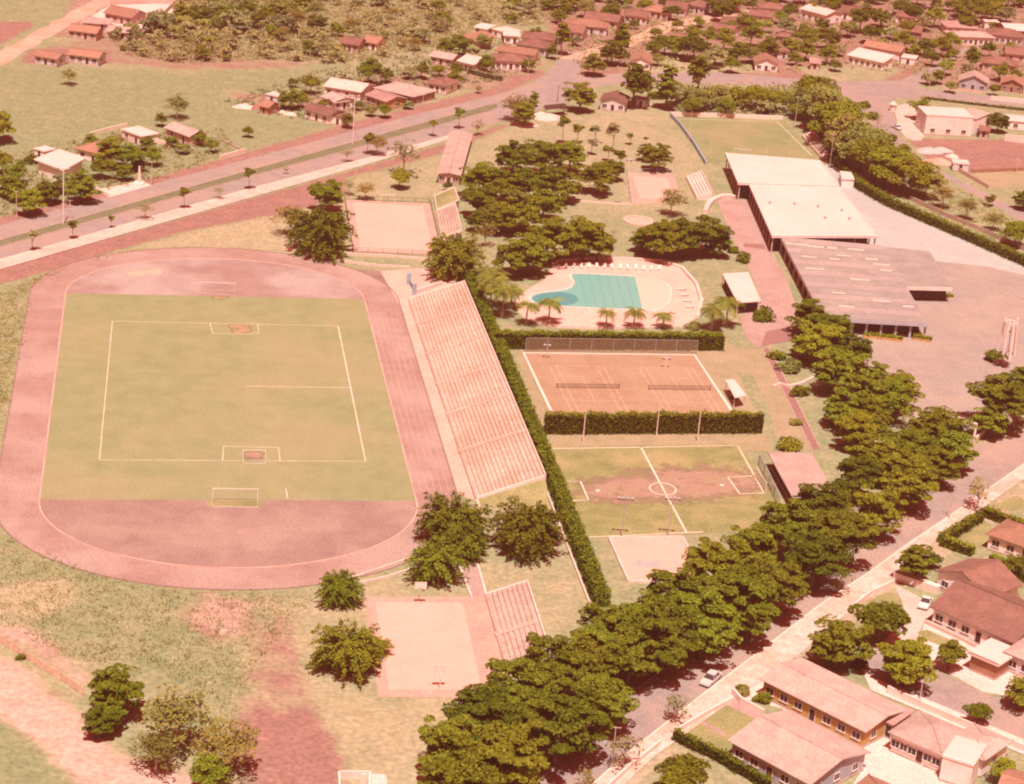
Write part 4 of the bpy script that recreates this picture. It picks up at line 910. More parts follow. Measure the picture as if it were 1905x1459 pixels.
flat_box('small white-roofed hut behind the big cream roof', [(1562, 318), (1584, 320), (1590, 334), (1566, 333)], 2.4, 'wall_white', inset=.2, name='hut', posts=False)

# ================================================================ CLUB BUILDING
cb = thing('club_building', 'long low club building with stepped cream and grey corrugated flat roofs', 'building', P(1480, 440)); co = cb.location
def roof_part(px, z, th, mat, name='roof'):
    c = [P(x, y, z) - co for x, y in px]; return c, MB().prism([xy(p) for p in c], z - th, z).build(name, mat, cb)
def inset(c, k):
    ce = sum(c, Vector()) / len(c); return [ce.lerp(p, 1 - k / (p - ce).length) for p in c]
for px, z, mat, wm in (([(1349, 285), (1526, 299), (1561, 347), (1373, 341)], 4.7, 'roof_cream', 'wall_white'), ([(1393, 342.5), (1562, 348.5), (1634, 440), (1436, 439.5)], 4.4, 'roof_cream', 'wall_white')):
    c = [P(x, y, z) - co for x, y in px]; MB().prism([xy(p) for p in c], z - .45, z - .1).build('roof_deck', 'whitewash', cb); NR = 7
    for i in range(NR):
        f0, f1 = i / NR, (i + 1) / NR; l0, l1 = c[0].lerp(c[3], f0), c[0].lerp(c[3], f1); r0, r1 = c[1].lerp(c[2], f0), c[1].lerp(c[2], f1); up = lambda p, zz: Vector((p.x, p.y, zz))
        MB().slab(up(l1, z - .06), up(r1, z - .06), up(r0, z), up(l0, z), .04).build('roof_panel', mat, cb)
    for i in range(4): MB().prism([xy(p) for p in (c[i], c[(i + 1) % 4], inset(c, .35)[(i + 1) % 4], inset(c, .35)[i])], z + .002, z + .12).build('parapet', 'whitewash', cb)
    ci = inset(c, 3.2); MB().prism([xy(p) for p in ci], 0, z - .46).build('wall', 'dark_wood_and_shade', cb)  # dark wall colour stands for the shade beneath the overhanging roof
    for i in range(4):
        a, b2 = inset(c, .9)[i], inset(c, .9)[(i + 1) % 4]; n = max(2, int((b2 - a).length / 4.5))
        for j in range(n): p = a.lerp(b2, j / n); MB().box((p.x, p.y, (z - .46) / 2), (.3, .3, z - .46)).build('column', 'concrete_old', cb)
# corrugated roof laid in long panels, each lapping over the next
z3 = 3.7; c3 = [P(x, y, z3) - co for x, y in ((1452, 441.5), (1641, 458), (1727, 603), (1531, 592))]; NP = 14
MB().prism([xy(p) for p in c3], z3 - .55, z3 - .12).build('roof_deck', 'whitewash', cb)
for i in range(NP):
    f0, f1 = i / NP, (i + 1) / NP; l0, l1 = c3[0].lerp(c3[3], f0), c3[0].lerp(c3[3], f1); r0, r1 = c3[1].lerp(c3[2], f0), c3[1].lerp(c3[2], f1)
    up = lambda p, z: Vector((p.x, p.y, z)); MB().slab(up(l1, z3 + .02), up(r1, z3 + .02), up(r0, z3 + .16), up(l0, z3 + .16), .12).build('roof_panel', 'roof_fibre' if i % 2 else 'roof_fibre_dark', cb)
surf('lap_dark', (.17, .135, .125), (.22, .18, .165), .6, obj=True)
for o_ in [o_ for o_ in cb.children if o_.name.startswith('roof_panel') and o_.data.materials[0].name.startswith('roof_fibre')]:
    vs = [v_.co for v_ in o_.data.vertices][4:6]; a, b2 = vs[0], vs[1]; MB().prism([xy(p) for p in (a + Vector((.1, .02, 0)), b2 + Vector((-.1, .02, 0)), b2 + Vector((-.1, .42, 0)), a + Vector((.1, .42, 0)))], z3 - .02, z3 + .075).build('lap_joint', 'lap_dark', o_)
surf('skylight', (.66, .58, .54), (.74, .66, .61), 1.0, obj=True)
for i, (x, y) in enumerate(((1470, 453), (1492, 455), (1521, 459), (1545, 461), (1592, 464), (1552, 482), (1570, 476), (1515, 500), (1622, 482), (1640, 492), (1648, 503), (1505, 478), (1600, 520), (1560, 545), (1640, 560), (1690, 570), (1575, 570))):
    p = P(x, y, z3 + .2) - co; MB().box((p.x, p.y, z3 + .16), (2.4 + (i * 7 % 5) * .5, .55, .10), -.0).build('skylight', 'skylight', cb)
for x, y in ((1432, 378), (1478, 380), (1522, 385), (1566, 392), (1580, 408), (1535, 406)):
    p = P(x, y, 4.45) - co; MB().box((p.x, p.y, 4.5), (.5, .5, .4)).tube((p.x, p.y, 4.7), (p.x, p.y, 4.9), .4, .3, 8).build('vent', 'roof_pink', cb)
c3b, _ = roof_part([(1642, 459), (1730, 468), (1771, 537), (1687, 535)], 3.55, .5, 'roof_fibre')
MB().prism([xy(p) for p in inset(c3b, 2.0)], 0, 3.0).build('wall', 'dark_wood_and_shade', cb)  # dark block paints the shaded opening below this roof
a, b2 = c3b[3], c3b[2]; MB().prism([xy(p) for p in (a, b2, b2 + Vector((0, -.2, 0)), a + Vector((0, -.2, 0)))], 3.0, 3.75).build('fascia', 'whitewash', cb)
ci = inset(c3, 3.0); MB().prism([xy(p) for p in ci], 0, z3 - .56).build('wall', 'dark_wood_and_shade', cb)  # shade behind the columns is put into this wall's dark colour
a, b2 = c3[3], c3[2]; MB().prism([xy(p) for p in (a, b2, b2 + Vector((0, -.25, 0)), a + Vector((0, -.25, 0)))], z3 - .6, z3 + .1).build('fascia', 'wall_bluegrey', cb)
for j in range(8):
    p = inset(c3, .8)[3].lerp(inset(c3, .8)[2], j / 7); MB().box((p.x, p.y, (z3 - .56) / 2), (.45, .35, z3 - .57)).build('column', 'wall_bluegrey', cb)
for j in range(9):
    p = inset(c3, .8)[0].lerp(inset(c3, .8)[3], j / 9); MB().box((p.x, p.y, (z3 - .56) / 2), (.35, .35, z3 - .57)).build('column', 'concrete_old', cb)
p = P(1668, 620) - co; MB().box((p.x, p.y + 1.0, 1.5), (1.6, .3, 2.9)).build('wall_panel', 'wall_bluegrey', cb)
# planters in front
def planter(label, a, b2, w=1.2, hgt=.6):
    A, B = P(*a), P(*b2); t = thing('planter', label, 'planter', A); B = B - A; ribbon([Vector(), B], w, 0, hgt).build('box', 'wall_ochre', t)
    rng = np.random.default_rng(4); n = 500; d_ = B.normalized(); nn = Vector((-d_.y, d_.x, 0)); q_ = np.outer(rng.uniform(0, B.length, n), d_) + np.outer(rng.uniform(-.5, .5, n) * w, nn); q_[:, 2] = hgt + np.abs(rng.normal(0, .25, n))
    V, F = leaves(q_, np.tile([0, 0, 1.0], (n, 1)), .28, rng); put('plants', quick_mesh('plants', V, F, 'leaf_bright'), t)
planter('long ochre planter box under the front edge of the grey club roof', (1606, 627), (1679, 635))
planter('short ochre planter box at the corner of the grey club roof', (1698, 631), (1733, 636))
planter('curved planting bed at the dark opening of the club roof', (1738, 558), (1770, 552), 1.4, .3)
# leaning white tower
tw = thing('white_tower', 'slender white tower of four inclined columns joined by a ring, with a tank between', 'tower', P(1872, 664)); th = 8.4
base = [p - tw.location for p in wpts([(1853, 659), (1864, 669), (1878, 671), (1887, 661)])]; tops = [P(1871, 590, 0), P(1878, 592, 0), P(1888, 593, 0), P(1896, 590, 0)]
ctr = sum(base, Vector()) / 4
for bq in base:
    tq = ctr + (bq - ctr) * .62 + Vector((0, 0, th)); MB().tube(bq, tq, .32, .24, 8).build('column', 'whitewash', tw)
r = MB()
for i in range(16):
    a, b2 = 2 * math.pi * i / 16, 2 * math.pi * (i + 1) / 16; r.tube((ctr.x + 1.25 * math.cos(a), ctr.y + 1.25 * math.sin(a), th - .5), (ctr.x + 1.25 * math.cos(b2), ctr.y + 1.25 * math.sin(b2), th - .5), .12)
r.build('ring', 'whitewash', tw); MB().tube((ctr.x, ctr.y, 1.2), (ctr.x, ctr.y, th - .9), .38, .32, 10).build('tank', 'wall_lavender', tw)
bush(1845, 672, 19, 'spiky dark green bush at the foot of the white tower', var=1); bush(1862, 681, 13, 'small bush coloured dull red for flowers and maroon shadow beneath the white tower', var=5)  # dull red covers real flowers and a maroon shadow painted in
# entrance gate by the street
gg = thing('entrance_gate', 'white portal of two posts and a beam at the club driveway', 'gate', P(1793, 815)); A, B = P(1775, 812) - gg.location, P(1811, 820) - gg.location
for p in (A, B): MB().box((p.x, p.y, 1.6), (.4, .4, 3.2)).build('post', 'whitewash', gg)
ribbon([A + (A - B) * .06, B + (B - A) * .06], .5, 3.2, 3.55).build('beam', 'whitewash', gg)
pk = ribbon([A + (B - A).normalized() * 0 + Vector((.3, 1.5, 0)), B + Vector((.3, 1.5, 0))], 2.2, 3.0, 3.15).build('canopy', 'roof_pink', gg)
wall('short white wall beside the club gate', [(1812, 826), (1832, 806)], 1.2, .3, 'whitewash')
# ================================================================ HOUSES
def opening(parent, kind, x, z, w, h, M, mat='glass', frame='whitewash'):
    """a window or door on a wall; M maps (along, out, up) to the house frame"""
    def bx(m_, x0, x1, y0, y1, z0, z1):
        vs = [M(a, b_, c) for c in (z0, z1) for a, b_ in ((x0, y0), (x1, y0), (x1, y1), (x0, y1))]
        return m_.add(vs, [(3, 2, 1, 0), (4, 5, 6, 7), (0, 1, 5, 4), (1, 2, 6, 5), (2, 3, 7, 6), (3, 0, 4, 7)])
    f = MB(); t = .08
    bx(f, x - w / 2 - t, x - w / 2, .003, .09, z, z + h); bx(f, x + w / 2, x + w / 2 + t, .003, .09, z, z + h)
    bx(f, x - w / 2 - t, x + w / 2 + t, .003, .10, z + h, z + h + t)
    if kind == 'window': bx(f, x - w / 2 - t - .05, x + w / 2 + t + .05, .003, .16, z - t, z)
    o = f.build(kind, frame, parent)
    if kind == 'window':
        bx(f := MB(), x - w / 2 + .001, x + w / 2 - .001, .003, .04, z, z + h).build('pane', mat, o); bx(MB(), x - .03, x + .03, .042, .07, z, z + h).build('mullion', frame, o)
    else: bx(MB(), x - w / 2 + .001, x + w / 2 - .001, .003, .05, z, z + h).build('door_leaf', mat, o)
    return o
def house(label, A, B, W, h=2.9, roof='gable', pitch=20, rmat='roof_tile', wmat='wall_white', ov=.55, C=None, n=None, door=True, sides='frl', group=None, glass='glass', chimney=False, low=False, name='house', porch=None, cat='house'):
    """roof outline: near eave from pixel A to pixel B at height h, depth W away from the camera (or to pixel C)"""
    a, b_ = P(*A, h), P(*B, h); ang = math.atan2(b_.y - a.y, b_.x - a.x); L = (b_ - a).length
    nrm = Vector((-math.sin(ang), math.cos(ang), 0))
    if C is not None: W = (P(*C, h) - a).dot(nrm)
    t = thing(name, label, cat, (a.x, a.y, 0), ang, group); tp = math.tan(math.radians(pitch)); th = .14
    z = lambda u_, v_: h
    if roof == 'gable': z = lambda u_, v_: h + min(v_, W - v_) * tp
    elif roof == 'front': z = lambda u_, v_: h + min(u_, L - u_) * tp
    elif roof == 'shed': z = lambda u_, v_: h + v_ * tp
    elif roof == 'hip': z = lambda u_, v_: h + min(u_, L - u_, v_, W - v_) * tp
    # walls
    i0, i1, j0, j1 = ov, L - ov, ov, W - ov; ring = [(i0, j0), (i1, j0), (i1, j1), (i0, j1)]
    if roof == 'gable': ring = [(i0, j0), (i1, j0), (i1, W / 2), (i1, j1), (i0, j1), (i0, W / 2)]
    if roof == 'front': ring = [(i0, j0), (L / 2, j0), (i1, j0), (i1, j1), (L / 2, j1), (i0, j1)]
    zt = [(z(*p) - (th + .02) if roof != 'hip' else h - .05) for p in ring]
    MB().prism(ring, 0, zt).build('wall', wmat, t)
    MB().prism([(i0 - .06, j0 - .06), (i1 + .06, j0 - .06), (i1 + .06, j1 + .06), (i0 - .06, j1 + .06)], 0, .35).build('plinth', 'concrete_old', t)
    # roof
    m_ = MB(); v3 = lambda u_, v_, zz=None: Vector((u_, v_, z(u_, v_) if zz is None else zz)); ridge = None
    if roof == 'gable':
        zr = h + W / 2 * tp; m_.slab(v3(0, 0), v3(L, 0), v3(L, W / 2, zr), v3(0, W / 2, zr), th); m_.slab(v3(0, W / 2, zr), v3(L, W / 2, zr), v3(L, W), v3(0, W), th); ridge = [((0, W / 2, zr + .03), (L, W / 2, zr + .03))]
    elif roof == 'front':
        zr = h + L / 2 * tp; m_.slab(v3(0, 0), v3(L / 2, 0, zr), v3(L / 2, W, zr), v3(0, W), th); m_.slab(v3(L / 2, 0, zr), v3(L, 0), v3(L, W), v3(L / 2, W, zr), th); ridge = [((L / 2, 0, zr + .03), (L / 2, W, zr + .03))]
    elif roof == 'hip':
        k = min(L, W) / 2; zr = h + k * tp
        p_ = [v3(0, 0, h), v3(L, 0, h), v3(L, W, h), v3(0, W, h)]; r0, r1 = (v3(k, W / 2, zr), v3(L - k, W / 2, zr)) if L >= W else (v3(L / 2, k, zr), v3(L / 2, W - k, zr))
        vs = p_ + [r0, r1]; fs = [(0, 1, 5, 4), (1, 2, 5), (2, 3, 4, 5), (3, 0, 4)] if L >= W else [(0, 1, 4), (1, 2, 5, 4), (2, 3, 5), (3, 0, 4, 5)]
        lowv = [q_ - Vector((0, 0, .12)) for q_ in p_]; m_.add(vs + lowv, fs + [(9, 8, 7, 6), (0, 6, 7, 1), (1, 7, 8, 2), (2, 8, 9, 3), (3, 9, 6, 0)])
        ridge = [(tuple(r0), tuple(r1))] + [(tuple(p_[i]), tuple((r0, r1, r1, r0)[i] if L >= W else (r0, r0, r1, r1)[i])) for i in range(4)]
    elif roof == 'shed': m_.slab(v3(0, 0), v3(L, 0), v3(L, W), v3(0, W), th)
    else: m_.prism([(0, 0), (L, 0), (L, W), (0, W)], h - .22, h)
    ro = m_.build('roof', rmat, t)
    if ridge and not low:
        for p0, p1 in ridge:
            if (Vector(p1) - Vector(p0)).length > .3: MB().tube(p0, p1, .13, None, 6).build('ridge_cap', rmat, ro)
    if roof == 'flat':
        MB().prism([(.1, .1), (L - .1, .1), (L - .1, .3), (.1, .3)], h + .002, h + .18).build('parapet', wmat, ro)
    if chimney: MB().box((L * .7, W * .6, z(L * .7, W * .6) + .3), (.5, .5, 1.4)).build('chimney', 'wall_brick', ro)
    # openings
    fr = 'whitewash'
    if 'f' in sides:
        nn = n if n is not None else max(1, int((i1 - i0) / 3.0)); Mf = lambda a_, o_, c_: (i0 + a_, j0 - o_, c_)
        for i in range(nn):
            x = (i1 - i0) * (i + .5) / nn
            if door and i == nn // 2: opening(t, 'door', x, .05, .95, 2.05, Mf, 'dark_wood_and_shade', fr)
            else: opening(t, 'window', x, 1.0, 1.3, 1.05, Mf, glass, fr)
    if 'r' in sides and W > 4:
        Mr = lambda a_, o_, c_: (i1 + o_, j0 + a_, c_)
        for i in range(max(1, int((j1 - j0) / 4))): opening(t, 'window', (j1 - j0) * (i + .5) / max(1, int((j1 - j0) / 4)), 1.0, 1.1, 1.0, Mr, glass, fr)
    if 'l' in sides and W > 4:
        Ml = lambda a_, o_, c_: (i0 - o_, j1 - a_, c_)
        for i in range(max(1, int((j1 - j0) / 4))): opening(t, 'window', (j1 - j0) * (i + .5) / max(1, int((j1 - j0) / 4)), 1.0, 1.1, 1.0, Ml, glass, fr)
    if porch:
        x0, x1, d_, rm = porch; zz = h - .25; MB().slab((x0, -d_, zz - .3), (x1, -d_, zz - .3), (x1, j0, zz), (x0, j0, zz), .1).build('porch_roof', rm, t)
        for x in (x0 + .15, (x0 + x1) / 2, x1 - .15): MB().box((x, -d_ + .15, (zz - .42) / 2), (.16, .16, zz - .42)).build('porch_post', 'whitewash', t)
    return t
# ---- bottom right, along the street
house('long house with a pale pink low roof and ochre walls beside the white patio', (1412, 1262), (1611, 1363), 8.6, 3.0, 'gable', 9, 'roof_pink', 'wall_ochre', C=(1477, 1216), n=7, glass='glass')
house('wide house with a greyish pink roof and blue-grey walls behind the clipped garden hedge', (1353, 1377), (1508, 1461), 9, 3.0, 'gable', 12, 'roof_pink', 'wall_bluegrey', C=(1452, 1312), n=5, chimney=False)
house('white house with a pink hipped roof and dark doors facing the white patio', (1652, 1362), (1755, 1407), 9.5, 3.1, 'hip', 16, 'roof_pink', 'wall_white', C=(1709, 1320), n=6)
house('pink-roofed rear wing joined to the white corner block', (1757, 1382), (1832, 1416), 8.0, 3.2, 'hip', 14, 'roof_pink', 'wall_white', sides='r', n=2)
house('tall plain white corner block with a flat cream roof', (1752, 1406), (1812, 1425), 6.5, 3.9, 'flat', 0, 'roof_cream', 'wall_cream', ov=.12, n=2, door=False, sides='')
house('small annex with a grey lean-to roof between two pink-roofed houses', (1644, 1341), (1662, 1350), 5.0, 2.6, 'shed', 6, 'roof_mauve', 'wall_ochre', ov=.3, n=1, door=True, sides='f')
house('low house with an orange tiled roof and pale ridge lines next to the blue-grey house', (1548, 1492), (1690, 1556), 9.5, 2.8, 'hip', 20, 'roof_tile_orange', 'wall_cream', n=4)
house('house corner with an orange roof beside the tall white block', (1846, 1486), (1960, 1520), 9, 2.9, 'gable', 20, 'roof_tile_orange', 'wall_cream', n=3)
house('long house with a red tiled roof and white walls above the back street', (1729, 1129), (1888, 1198), 9.0, 3.0, 'gable', 20, 'roof_tile', 'wall_white', C=(1776, 1062), n=6)
house('flat cream-roofed garage with a dark pergola front on the back street', (1799, 1214), (1858, 1239), 6.5, 2.9, 'flat', 0, 'roof_cream', 'wall_brown', ov=.5, n=2, door=False, C=(1828, 1180), sides='')
house('house with lavender walls and a pink roof beside the cream garage', (1866, 1212), (1950, 1246), 8, 3.2, 'hip', 18, 'roof_pink', 'wall_lavender', n=3, door=False)
house('white gabled house with a broad red tiled roof above the street', (1737, 1062), (1837, 1113), 9.0, 3.1, 'front', 22, 'roof_tile', 'wall_white', n=3, door=False)
house('small red tiled gabled wing on the white gabled house', (1838, 1118), (1868, 1134), 5.0, 2.7, 'front', 22, 'roof_tile', 'wall_white', n=1, door=False, ov=.35)
house('white-walled house with an orange tiled roof between the clipped hedges', (1833, 993), (1955, 1035), 8.5, 2.9, 'hip', 20, 'roof_tile_orange', 'wall_white', n=4)
wall('broad cream garden wall between round bush and driveway', [(1664, 1076), (1746, 1104)], 1.3, 1.2, 'whitewash', 'garden_wall')
wall('white property wall curving along the pavement by the garden island', [(1585, 1134), (1620, 1108), (1660, 1089)], .9, .25, 'whitewash', 'garden_wall')
wall('white front wall of the hedged garden by the street', [(1262, 1362), (1310, 1333), (1361, 1306)], .8, .3, 'whitewash', 'garden_wall')
wall('low white wall along the pavement below the hedged garden', [(1120, 1478), (1170, 1432), (1228, 1386)], .8, .25, 'whitewash', 'garden_wall')
wall('yellowish wall between back street and the long pink-roofed house', [(1650, 1290), (1680, 1304), (1712, 1318)], 1.3, .25, 'wall_cream', 'garden_wall')
wall('cream wall along the back street beside the pink hipped house', [(1712, 1318), (1800, 1356), (1905, 1400)], 1.2, .25, 'whitewash', 'garden_wall')
wall('pinkish low wall with flower bed before the red tiled long house', [(1722, 1160), (1790, 1192), (1815, 1205)], .6, .5, 'wall_pink', 'garden_wall')
wall('patchy white wall of the neighbouring garden beside the street', [(1362, 1292), (1378, 1310), (1420, 1333)], 1.1, .3, 'whitewash', 'garden_wall')
H = 'clipped garden hedges'
hedge('clipped hedge enclosing the lower side of the front garden', wpts([(1253, 1376), (1330, 1412), (1430, 1470)]), 1.0, 1.5, seed=8)
hedge('clipped hedge along the pavement, forming a corner', wpts([(1752, 1012), (1822, 968)]), 1.6, 1.6, seed=9)
hedge('clipped hedge dividing the garden from the gabled house', wpts([(1752, 1014), (1808, 1034)]), 1.6, 1.6, seed=10)
hedge('clipped hedge bordering the upper green lawn', wpts([(1829, 960), (1915, 990)]), 1.6, 1.6, seed=11)
hedge('clipped hedge behind the white gabled house', wpts([(1843, 1048), (1915, 1084)]), 1.6, 1.6, seed=12)
# ---- north-west corner
house('narrow farm shed with an orange roof close to the dirt road', (60, 103), (106, 111), 6, 2.6, 'gable', 22, 'roof_tile_orange', 'wall_lavender', n=3, sides='fr')
house('wider farm house with an orange roof next to the narrow farm shed', (124, 101), (184, 109), 6.5, 2.6, 'gable', 22, 'roof_tile_orange', 'wall_lavender', n=4, sides='fr')
house('long farm house with a pink roof beside the dirt road', (123, 56), (180, 63), 7, 2.6, 'gable', 22, 'roof_tile_orange', 'wall_pink', n=4)
house('farm house with a red roof inside the walled yard', (191, 24), (246, 34), 9, 2.8, 'gable', 22, 'roof_tile_orange', 'wall_pink', n=4)
house('low pink outbuilding between the farm houses', (196, 58), (240, 62), 7, 2.4, 'gable', 18, 'roof_pink', 'wall_pink', n=2)
house('pale annex of the walled farm yard', (150, 42), (205, 46), 6, 2.4, 'shed', 6, 'roof_pink', 'wall_pink', n=2)
sheet('farm_yard', wpts([(170, 30), (205, 10), (325, 6), (320, 22), (280, 52), (230, 52)]), .03, 'concrete')
wall('pinkish wall round the farm yard', [(205, 9), (265, 6), (325, 9), (300, 35), (278, 54)], 1.6, .3, 'wall_pink', 'yard_wall')
house('small red-roofed house behind the white diamond roof', (138, 276), (184, 287), 8, 2.8, 'hip', 24, 'roof_tile_orange', 'wall_white', n=2)
flat_box('house under a broad flat white diamond-shaped roof near the avenue', [(63, 296), (118, 317), (160, 294), (110, 277)], 3.6, 'wall_white', 'roof_cream', 1.0, 'house', 'house', False, .3)
house('small cream flat-roofed house by the meadow', (224, 240), (262, 254), 6, 2.8, 'flat', 0, 'roof_cream', 'wall_cream', ov=.3, n=2)
house('pink gabled house with dark gable end beside the meadow', (304, 237), (352, 255), 9, 2.9, 'gable', 20, 'roof_pink', 'wall_pink', n=2, C=(340, 231))
house('tiny white shed at the edge of the meadow', (62, 276), (82, 282), 4, 2.3, 'flat', 0, 'roof_cream', 'wall_white', ov=.2, n=1)
wall('long low white wall along the meadow edge', [(164, 254), (200, 243), (236, 234)], .8, .3, 'whitewash', 'yard_wall')
wall('white wall beside the pink gabled house', [(270, 262), (318, 274)], 1.2, .3, 'whitewash', 'yard_wall')
wall('straight white wall facing the avenue', [(408, 297), (456, 283)], 1.0, .3, 'whitewash', 'yard_wall')
wall('wooden-looking pale wall leading from meadow to avenue', [(412, 263), (456, 284), (490, 292)], .6, .2, 'concrete_old', 'yard_wall')
mo = thing('monument', 'white tapered monument on a paved terrace beside the avenue', 'monument', P(259, 343))
MB().tube((0, 0, 0), (0, 0, 4.6), .55, .18, 4).build('shaft', 'whitewash', mo); MB().box((0, 0, .25), (2.4, 2.4, .5)).build('base', 'whitewash', mo)
sheet('terrace', wpts([(178, 354), (204, 368), (282, 346), (262, 336), (240, 342)]), .10, 'concrete')
wall('low white wall at the terrace corner', [(178, 353), (203, 366)], .7, .3, 'whitewash', 'yard_wall')
# ---- group of houses above the avenue
house('house with a wide cream roof among the houses above the avenue', (600, 160), (672, 172), 11, 3.0, 'gable', 14, 'roof_cream_tile', 'wall_white', n=4)
house('house with a pink shed roof and dark porch', (595, 179), (622, 190), 8, 2.7, 'gable', 14, 'roof_pink', 'wall_white', n=2)
house('little porch house with a pale roof next to the tall lamp', (622, 192), (652, 188), 5, 2.5, 'gable', 14, 'roof_pink', 'wall_white', n=2)
house('white house with lavender-shaded walls under a red roof', (562, 203), (612, 217), 7.5, 2.7, 'gable', 18, 'roof_tile', 'wall_white', n=3)
house('small white lean-to beside the red-roofed white house', (616, 214), (639, 220), 4, 2.6, 'shed', 4, 'roof_tile', 'wall_white', ov=.2, n=1)
house('long house with brownish orange walls and a mauve roof', (677, 176), (718, 190), 8.5, 2.8, 'gable', 14, 'roof_mauve', 'wall_ochre', n=4)
house('large low house with a mauve hipped roof and brown walls', (694, 163), (769, 181), 12, 2.7, 'hip', 14, 'roof_pink', 'wall_brown', n=5)
house('pink-roofed house beside the large mauve roof', (793, 154), (832, 161), 9, 2.8, 'hip', 18, 'roof_tile', 'wall_white', n=3)
house('pinkish house with a ruined open front', (797, 104), (842, 112), 7, 2.6, 'gable', 18, 'roof_pink', 'wall_pink', n=3)
house('white house with a steep cream roof', (849, 113), (882, 121), 10, 3.0, 'gable', 16, 'roof_cream_tile', 'wall_white', n=3)
house('pink hipped house with white walls facing the avenue junction', (919, 113), (984, 116), 9, 3.0, 'hip', 18, 'roof_tile', 'wall_white', n=5)
house('long house with an orange-pink gabled roof behind the pink hipped house', (922, 94), (995, 104), 8, 2.9, 'gable', 16, 'roof_tile_orange', 'wall_white', n=5)
house('house with a dark pink hipped roof near the avenue junction', (957, 82), (1018, 91), 9, 2.9, 'hip', 18, 'roof_tile', 'wall_lavender', n=4)
house('house with a pink roof half hidden behind the conical tree', (969, 70), (1034, 76), 10, 2.9, 'hip', 18, 'roof_tile', 'wall_white', n=4)
house('cream flat house at the edge of the scrub', (914, 53), (942, 61), 7, 2.9, 'flat', 0, 'roof_cream', 'wall_white', ov=.3, n=2)
house('cream house with a white gable in the cluster by the scrub', (936, 66), (968, 68), 7, 3.0, 'gable', 12, 'roof_cream_tile', 'wall_white', n=2)
house('low cream shed at the scrub border', (880, 50), (906, 55), 6, 2.6, 'shed', 5, 'roof_cream', 'wall_white', n=2)
house('pink lean-to roof standing alone in the scrub', (858, 66), (882, 77), 8, 2.6, 'shed', 10, 'roof_tile_orange', 'wall_pink', n=2)
house('pinkish house in the scrub beside a brown tree', (631, 80), (668, 85), 8, 2.7, 'gable', 20, 'roof_tile', 'wall_pink', n=3)
house('second pinkish house in the scrub with a pale wall', (672, 77), (702, 82), 8, 2.7, 'gable', 20, 'roof_tile_orange', 'wall_white', n=2)
house('small orange building site house at the meadow edge', (478, 196), (500, 201), 6, 2.4, 'gable', 20, 'roof_tile_orange', 'wall_brick', n=1)
house('white slab-roofed hut behind the dark round tree', (493, 175), (517, 180), 4, 2.4, 'flat', 0, 'roof_cream', 'wall_lavender', ov=.2, n=1)
# ---- row along the dirt road
rowlab = ['with an orange-pink roof at the avenue junction', 'with a broad pink roof along the dirt road', 'with a red hipped roof above the dirt road', 'with white porch posts on the dirt road', 'with a low pink roof behind the conical tree', 'with a red roof at the bend of the dirt road', 'with a pale pink roof farther up the dirt road', 'with a rosy roof beside a light bush', 'with a mauve-pink roof near the top of the dirt road']
for i, (a_, b_, w_) in enumerate((((1032, 55), (1085, 62), 9), ((1052, 46), (1132, 53), 9), ((1085, 33), (1150, 42), 9), ((1160, 28), (1206, 33), 9), ((1120, 26), (1160, 30), 8), ((1195, 19), (1245, 25), 9), ((1236, 13), (1278, 18), 9), ((1272, 8), (1312, 14), 9), ((1330, 2), (1372, 8), 9))):
    house('house ' + rowlab[i], a_, b_, w_, 2.9, 'hip' if i % 2 else 'gable', 20, ('roof_tile', 'roof_tile_orange', 'roof_tile', 'roof_tile')[i % 4], ('wall_white', 'wall_lavender', 'wall_pink')[i % 3], n=4, sides='fr')
rl2 = ['rosy roof opposite the dirt road row', 'brick-red roof between two round trees', 'faded red roof beside the yellowish tree', 'pink roof behind the thick trees', 'terracotta roof near the white villa', 'dull red roof in the trees above the crossroads']
for i, (a_, b_, w_) in enumerate((((1318, 52), (1362, 60), 8), ((1338, 41), (1398, 48), 9), ((1392, 28), (1440, 33), 8), ((1410, 14), (1460, 18), 8), ((1250, 70), (1280, 76), 7), ((1440, 66), (1466, 70), 6))):
    house('house with a ' + rl2[i], a_, b_, w_, 2.8, 'hip' if i % 2 else 'gable', 20, 'roof_tile', ('wall_white', 'wall_pink', 'wall_lavender')[i % 3], n=3, sides='fr')
house('white house with a gabled orange-pink roof across the cross road', (1171, 113), (1213, 117), 10, 2.9, 'front', 22, 'roof_tile_orange', 'wall_white', n=3)
house('white and lavender gabled house at the club park edge', (1114, 187), (1166, 193), 9, 3.0, 'front', 20, 'roof_tile', 'wall_lavender', n=3)
house('small white flat annex beside the lavender gabled house', (1172, 183), (1200, 188), 5, 2.4, 'flat', 0, 'roof_pink', 'wall_lavender', ov=.25, n=2)
house('brown gabled house with white front facing the cross road', (1403, 117), (1450, 121), 9, 2.8, 'front', 24, 'roof_tile_orange', 'wall_white', n=3)
house('white lean-to house behind the brown gabled house', (1436, 97), (1471, 95), 7, 2.9, 'shed', 10, 'roof_tile', 'wall_lavender', n=2)
house('small pinkish shack beside the bare red yard', (1506, 117), (1528, 119), 5, 2.4, 'shed', 8, 'roof_mauve', 'wall_pink', n=1)
house('big white villa with a cream roof above the crossroads', (1575, 102), (1644, 117), 8, 3.2, 'shed', 10, 'roof_cream', 'wall_white', n=6, door=False)
house('red-roofed rear house joined to the big white villa', (1604, 85), (1676, 98), 8, 3.2, 'gable', 20, 'roof_tile_orange', 'wall_white', n=2)
house('low white garage beside the big white villa', (1676, 106), (1704, 110), 6, 2.6, 'flat', 0, 'roof_cream', 'wall_white', ov=.2, n=1)
house('white hall with an orange roof at the top of the settlement', (1487, 16), (1537, 29), 10, 3.6, 'gable', 14, 'roof_cream_tile', 'wall_white', n=4)
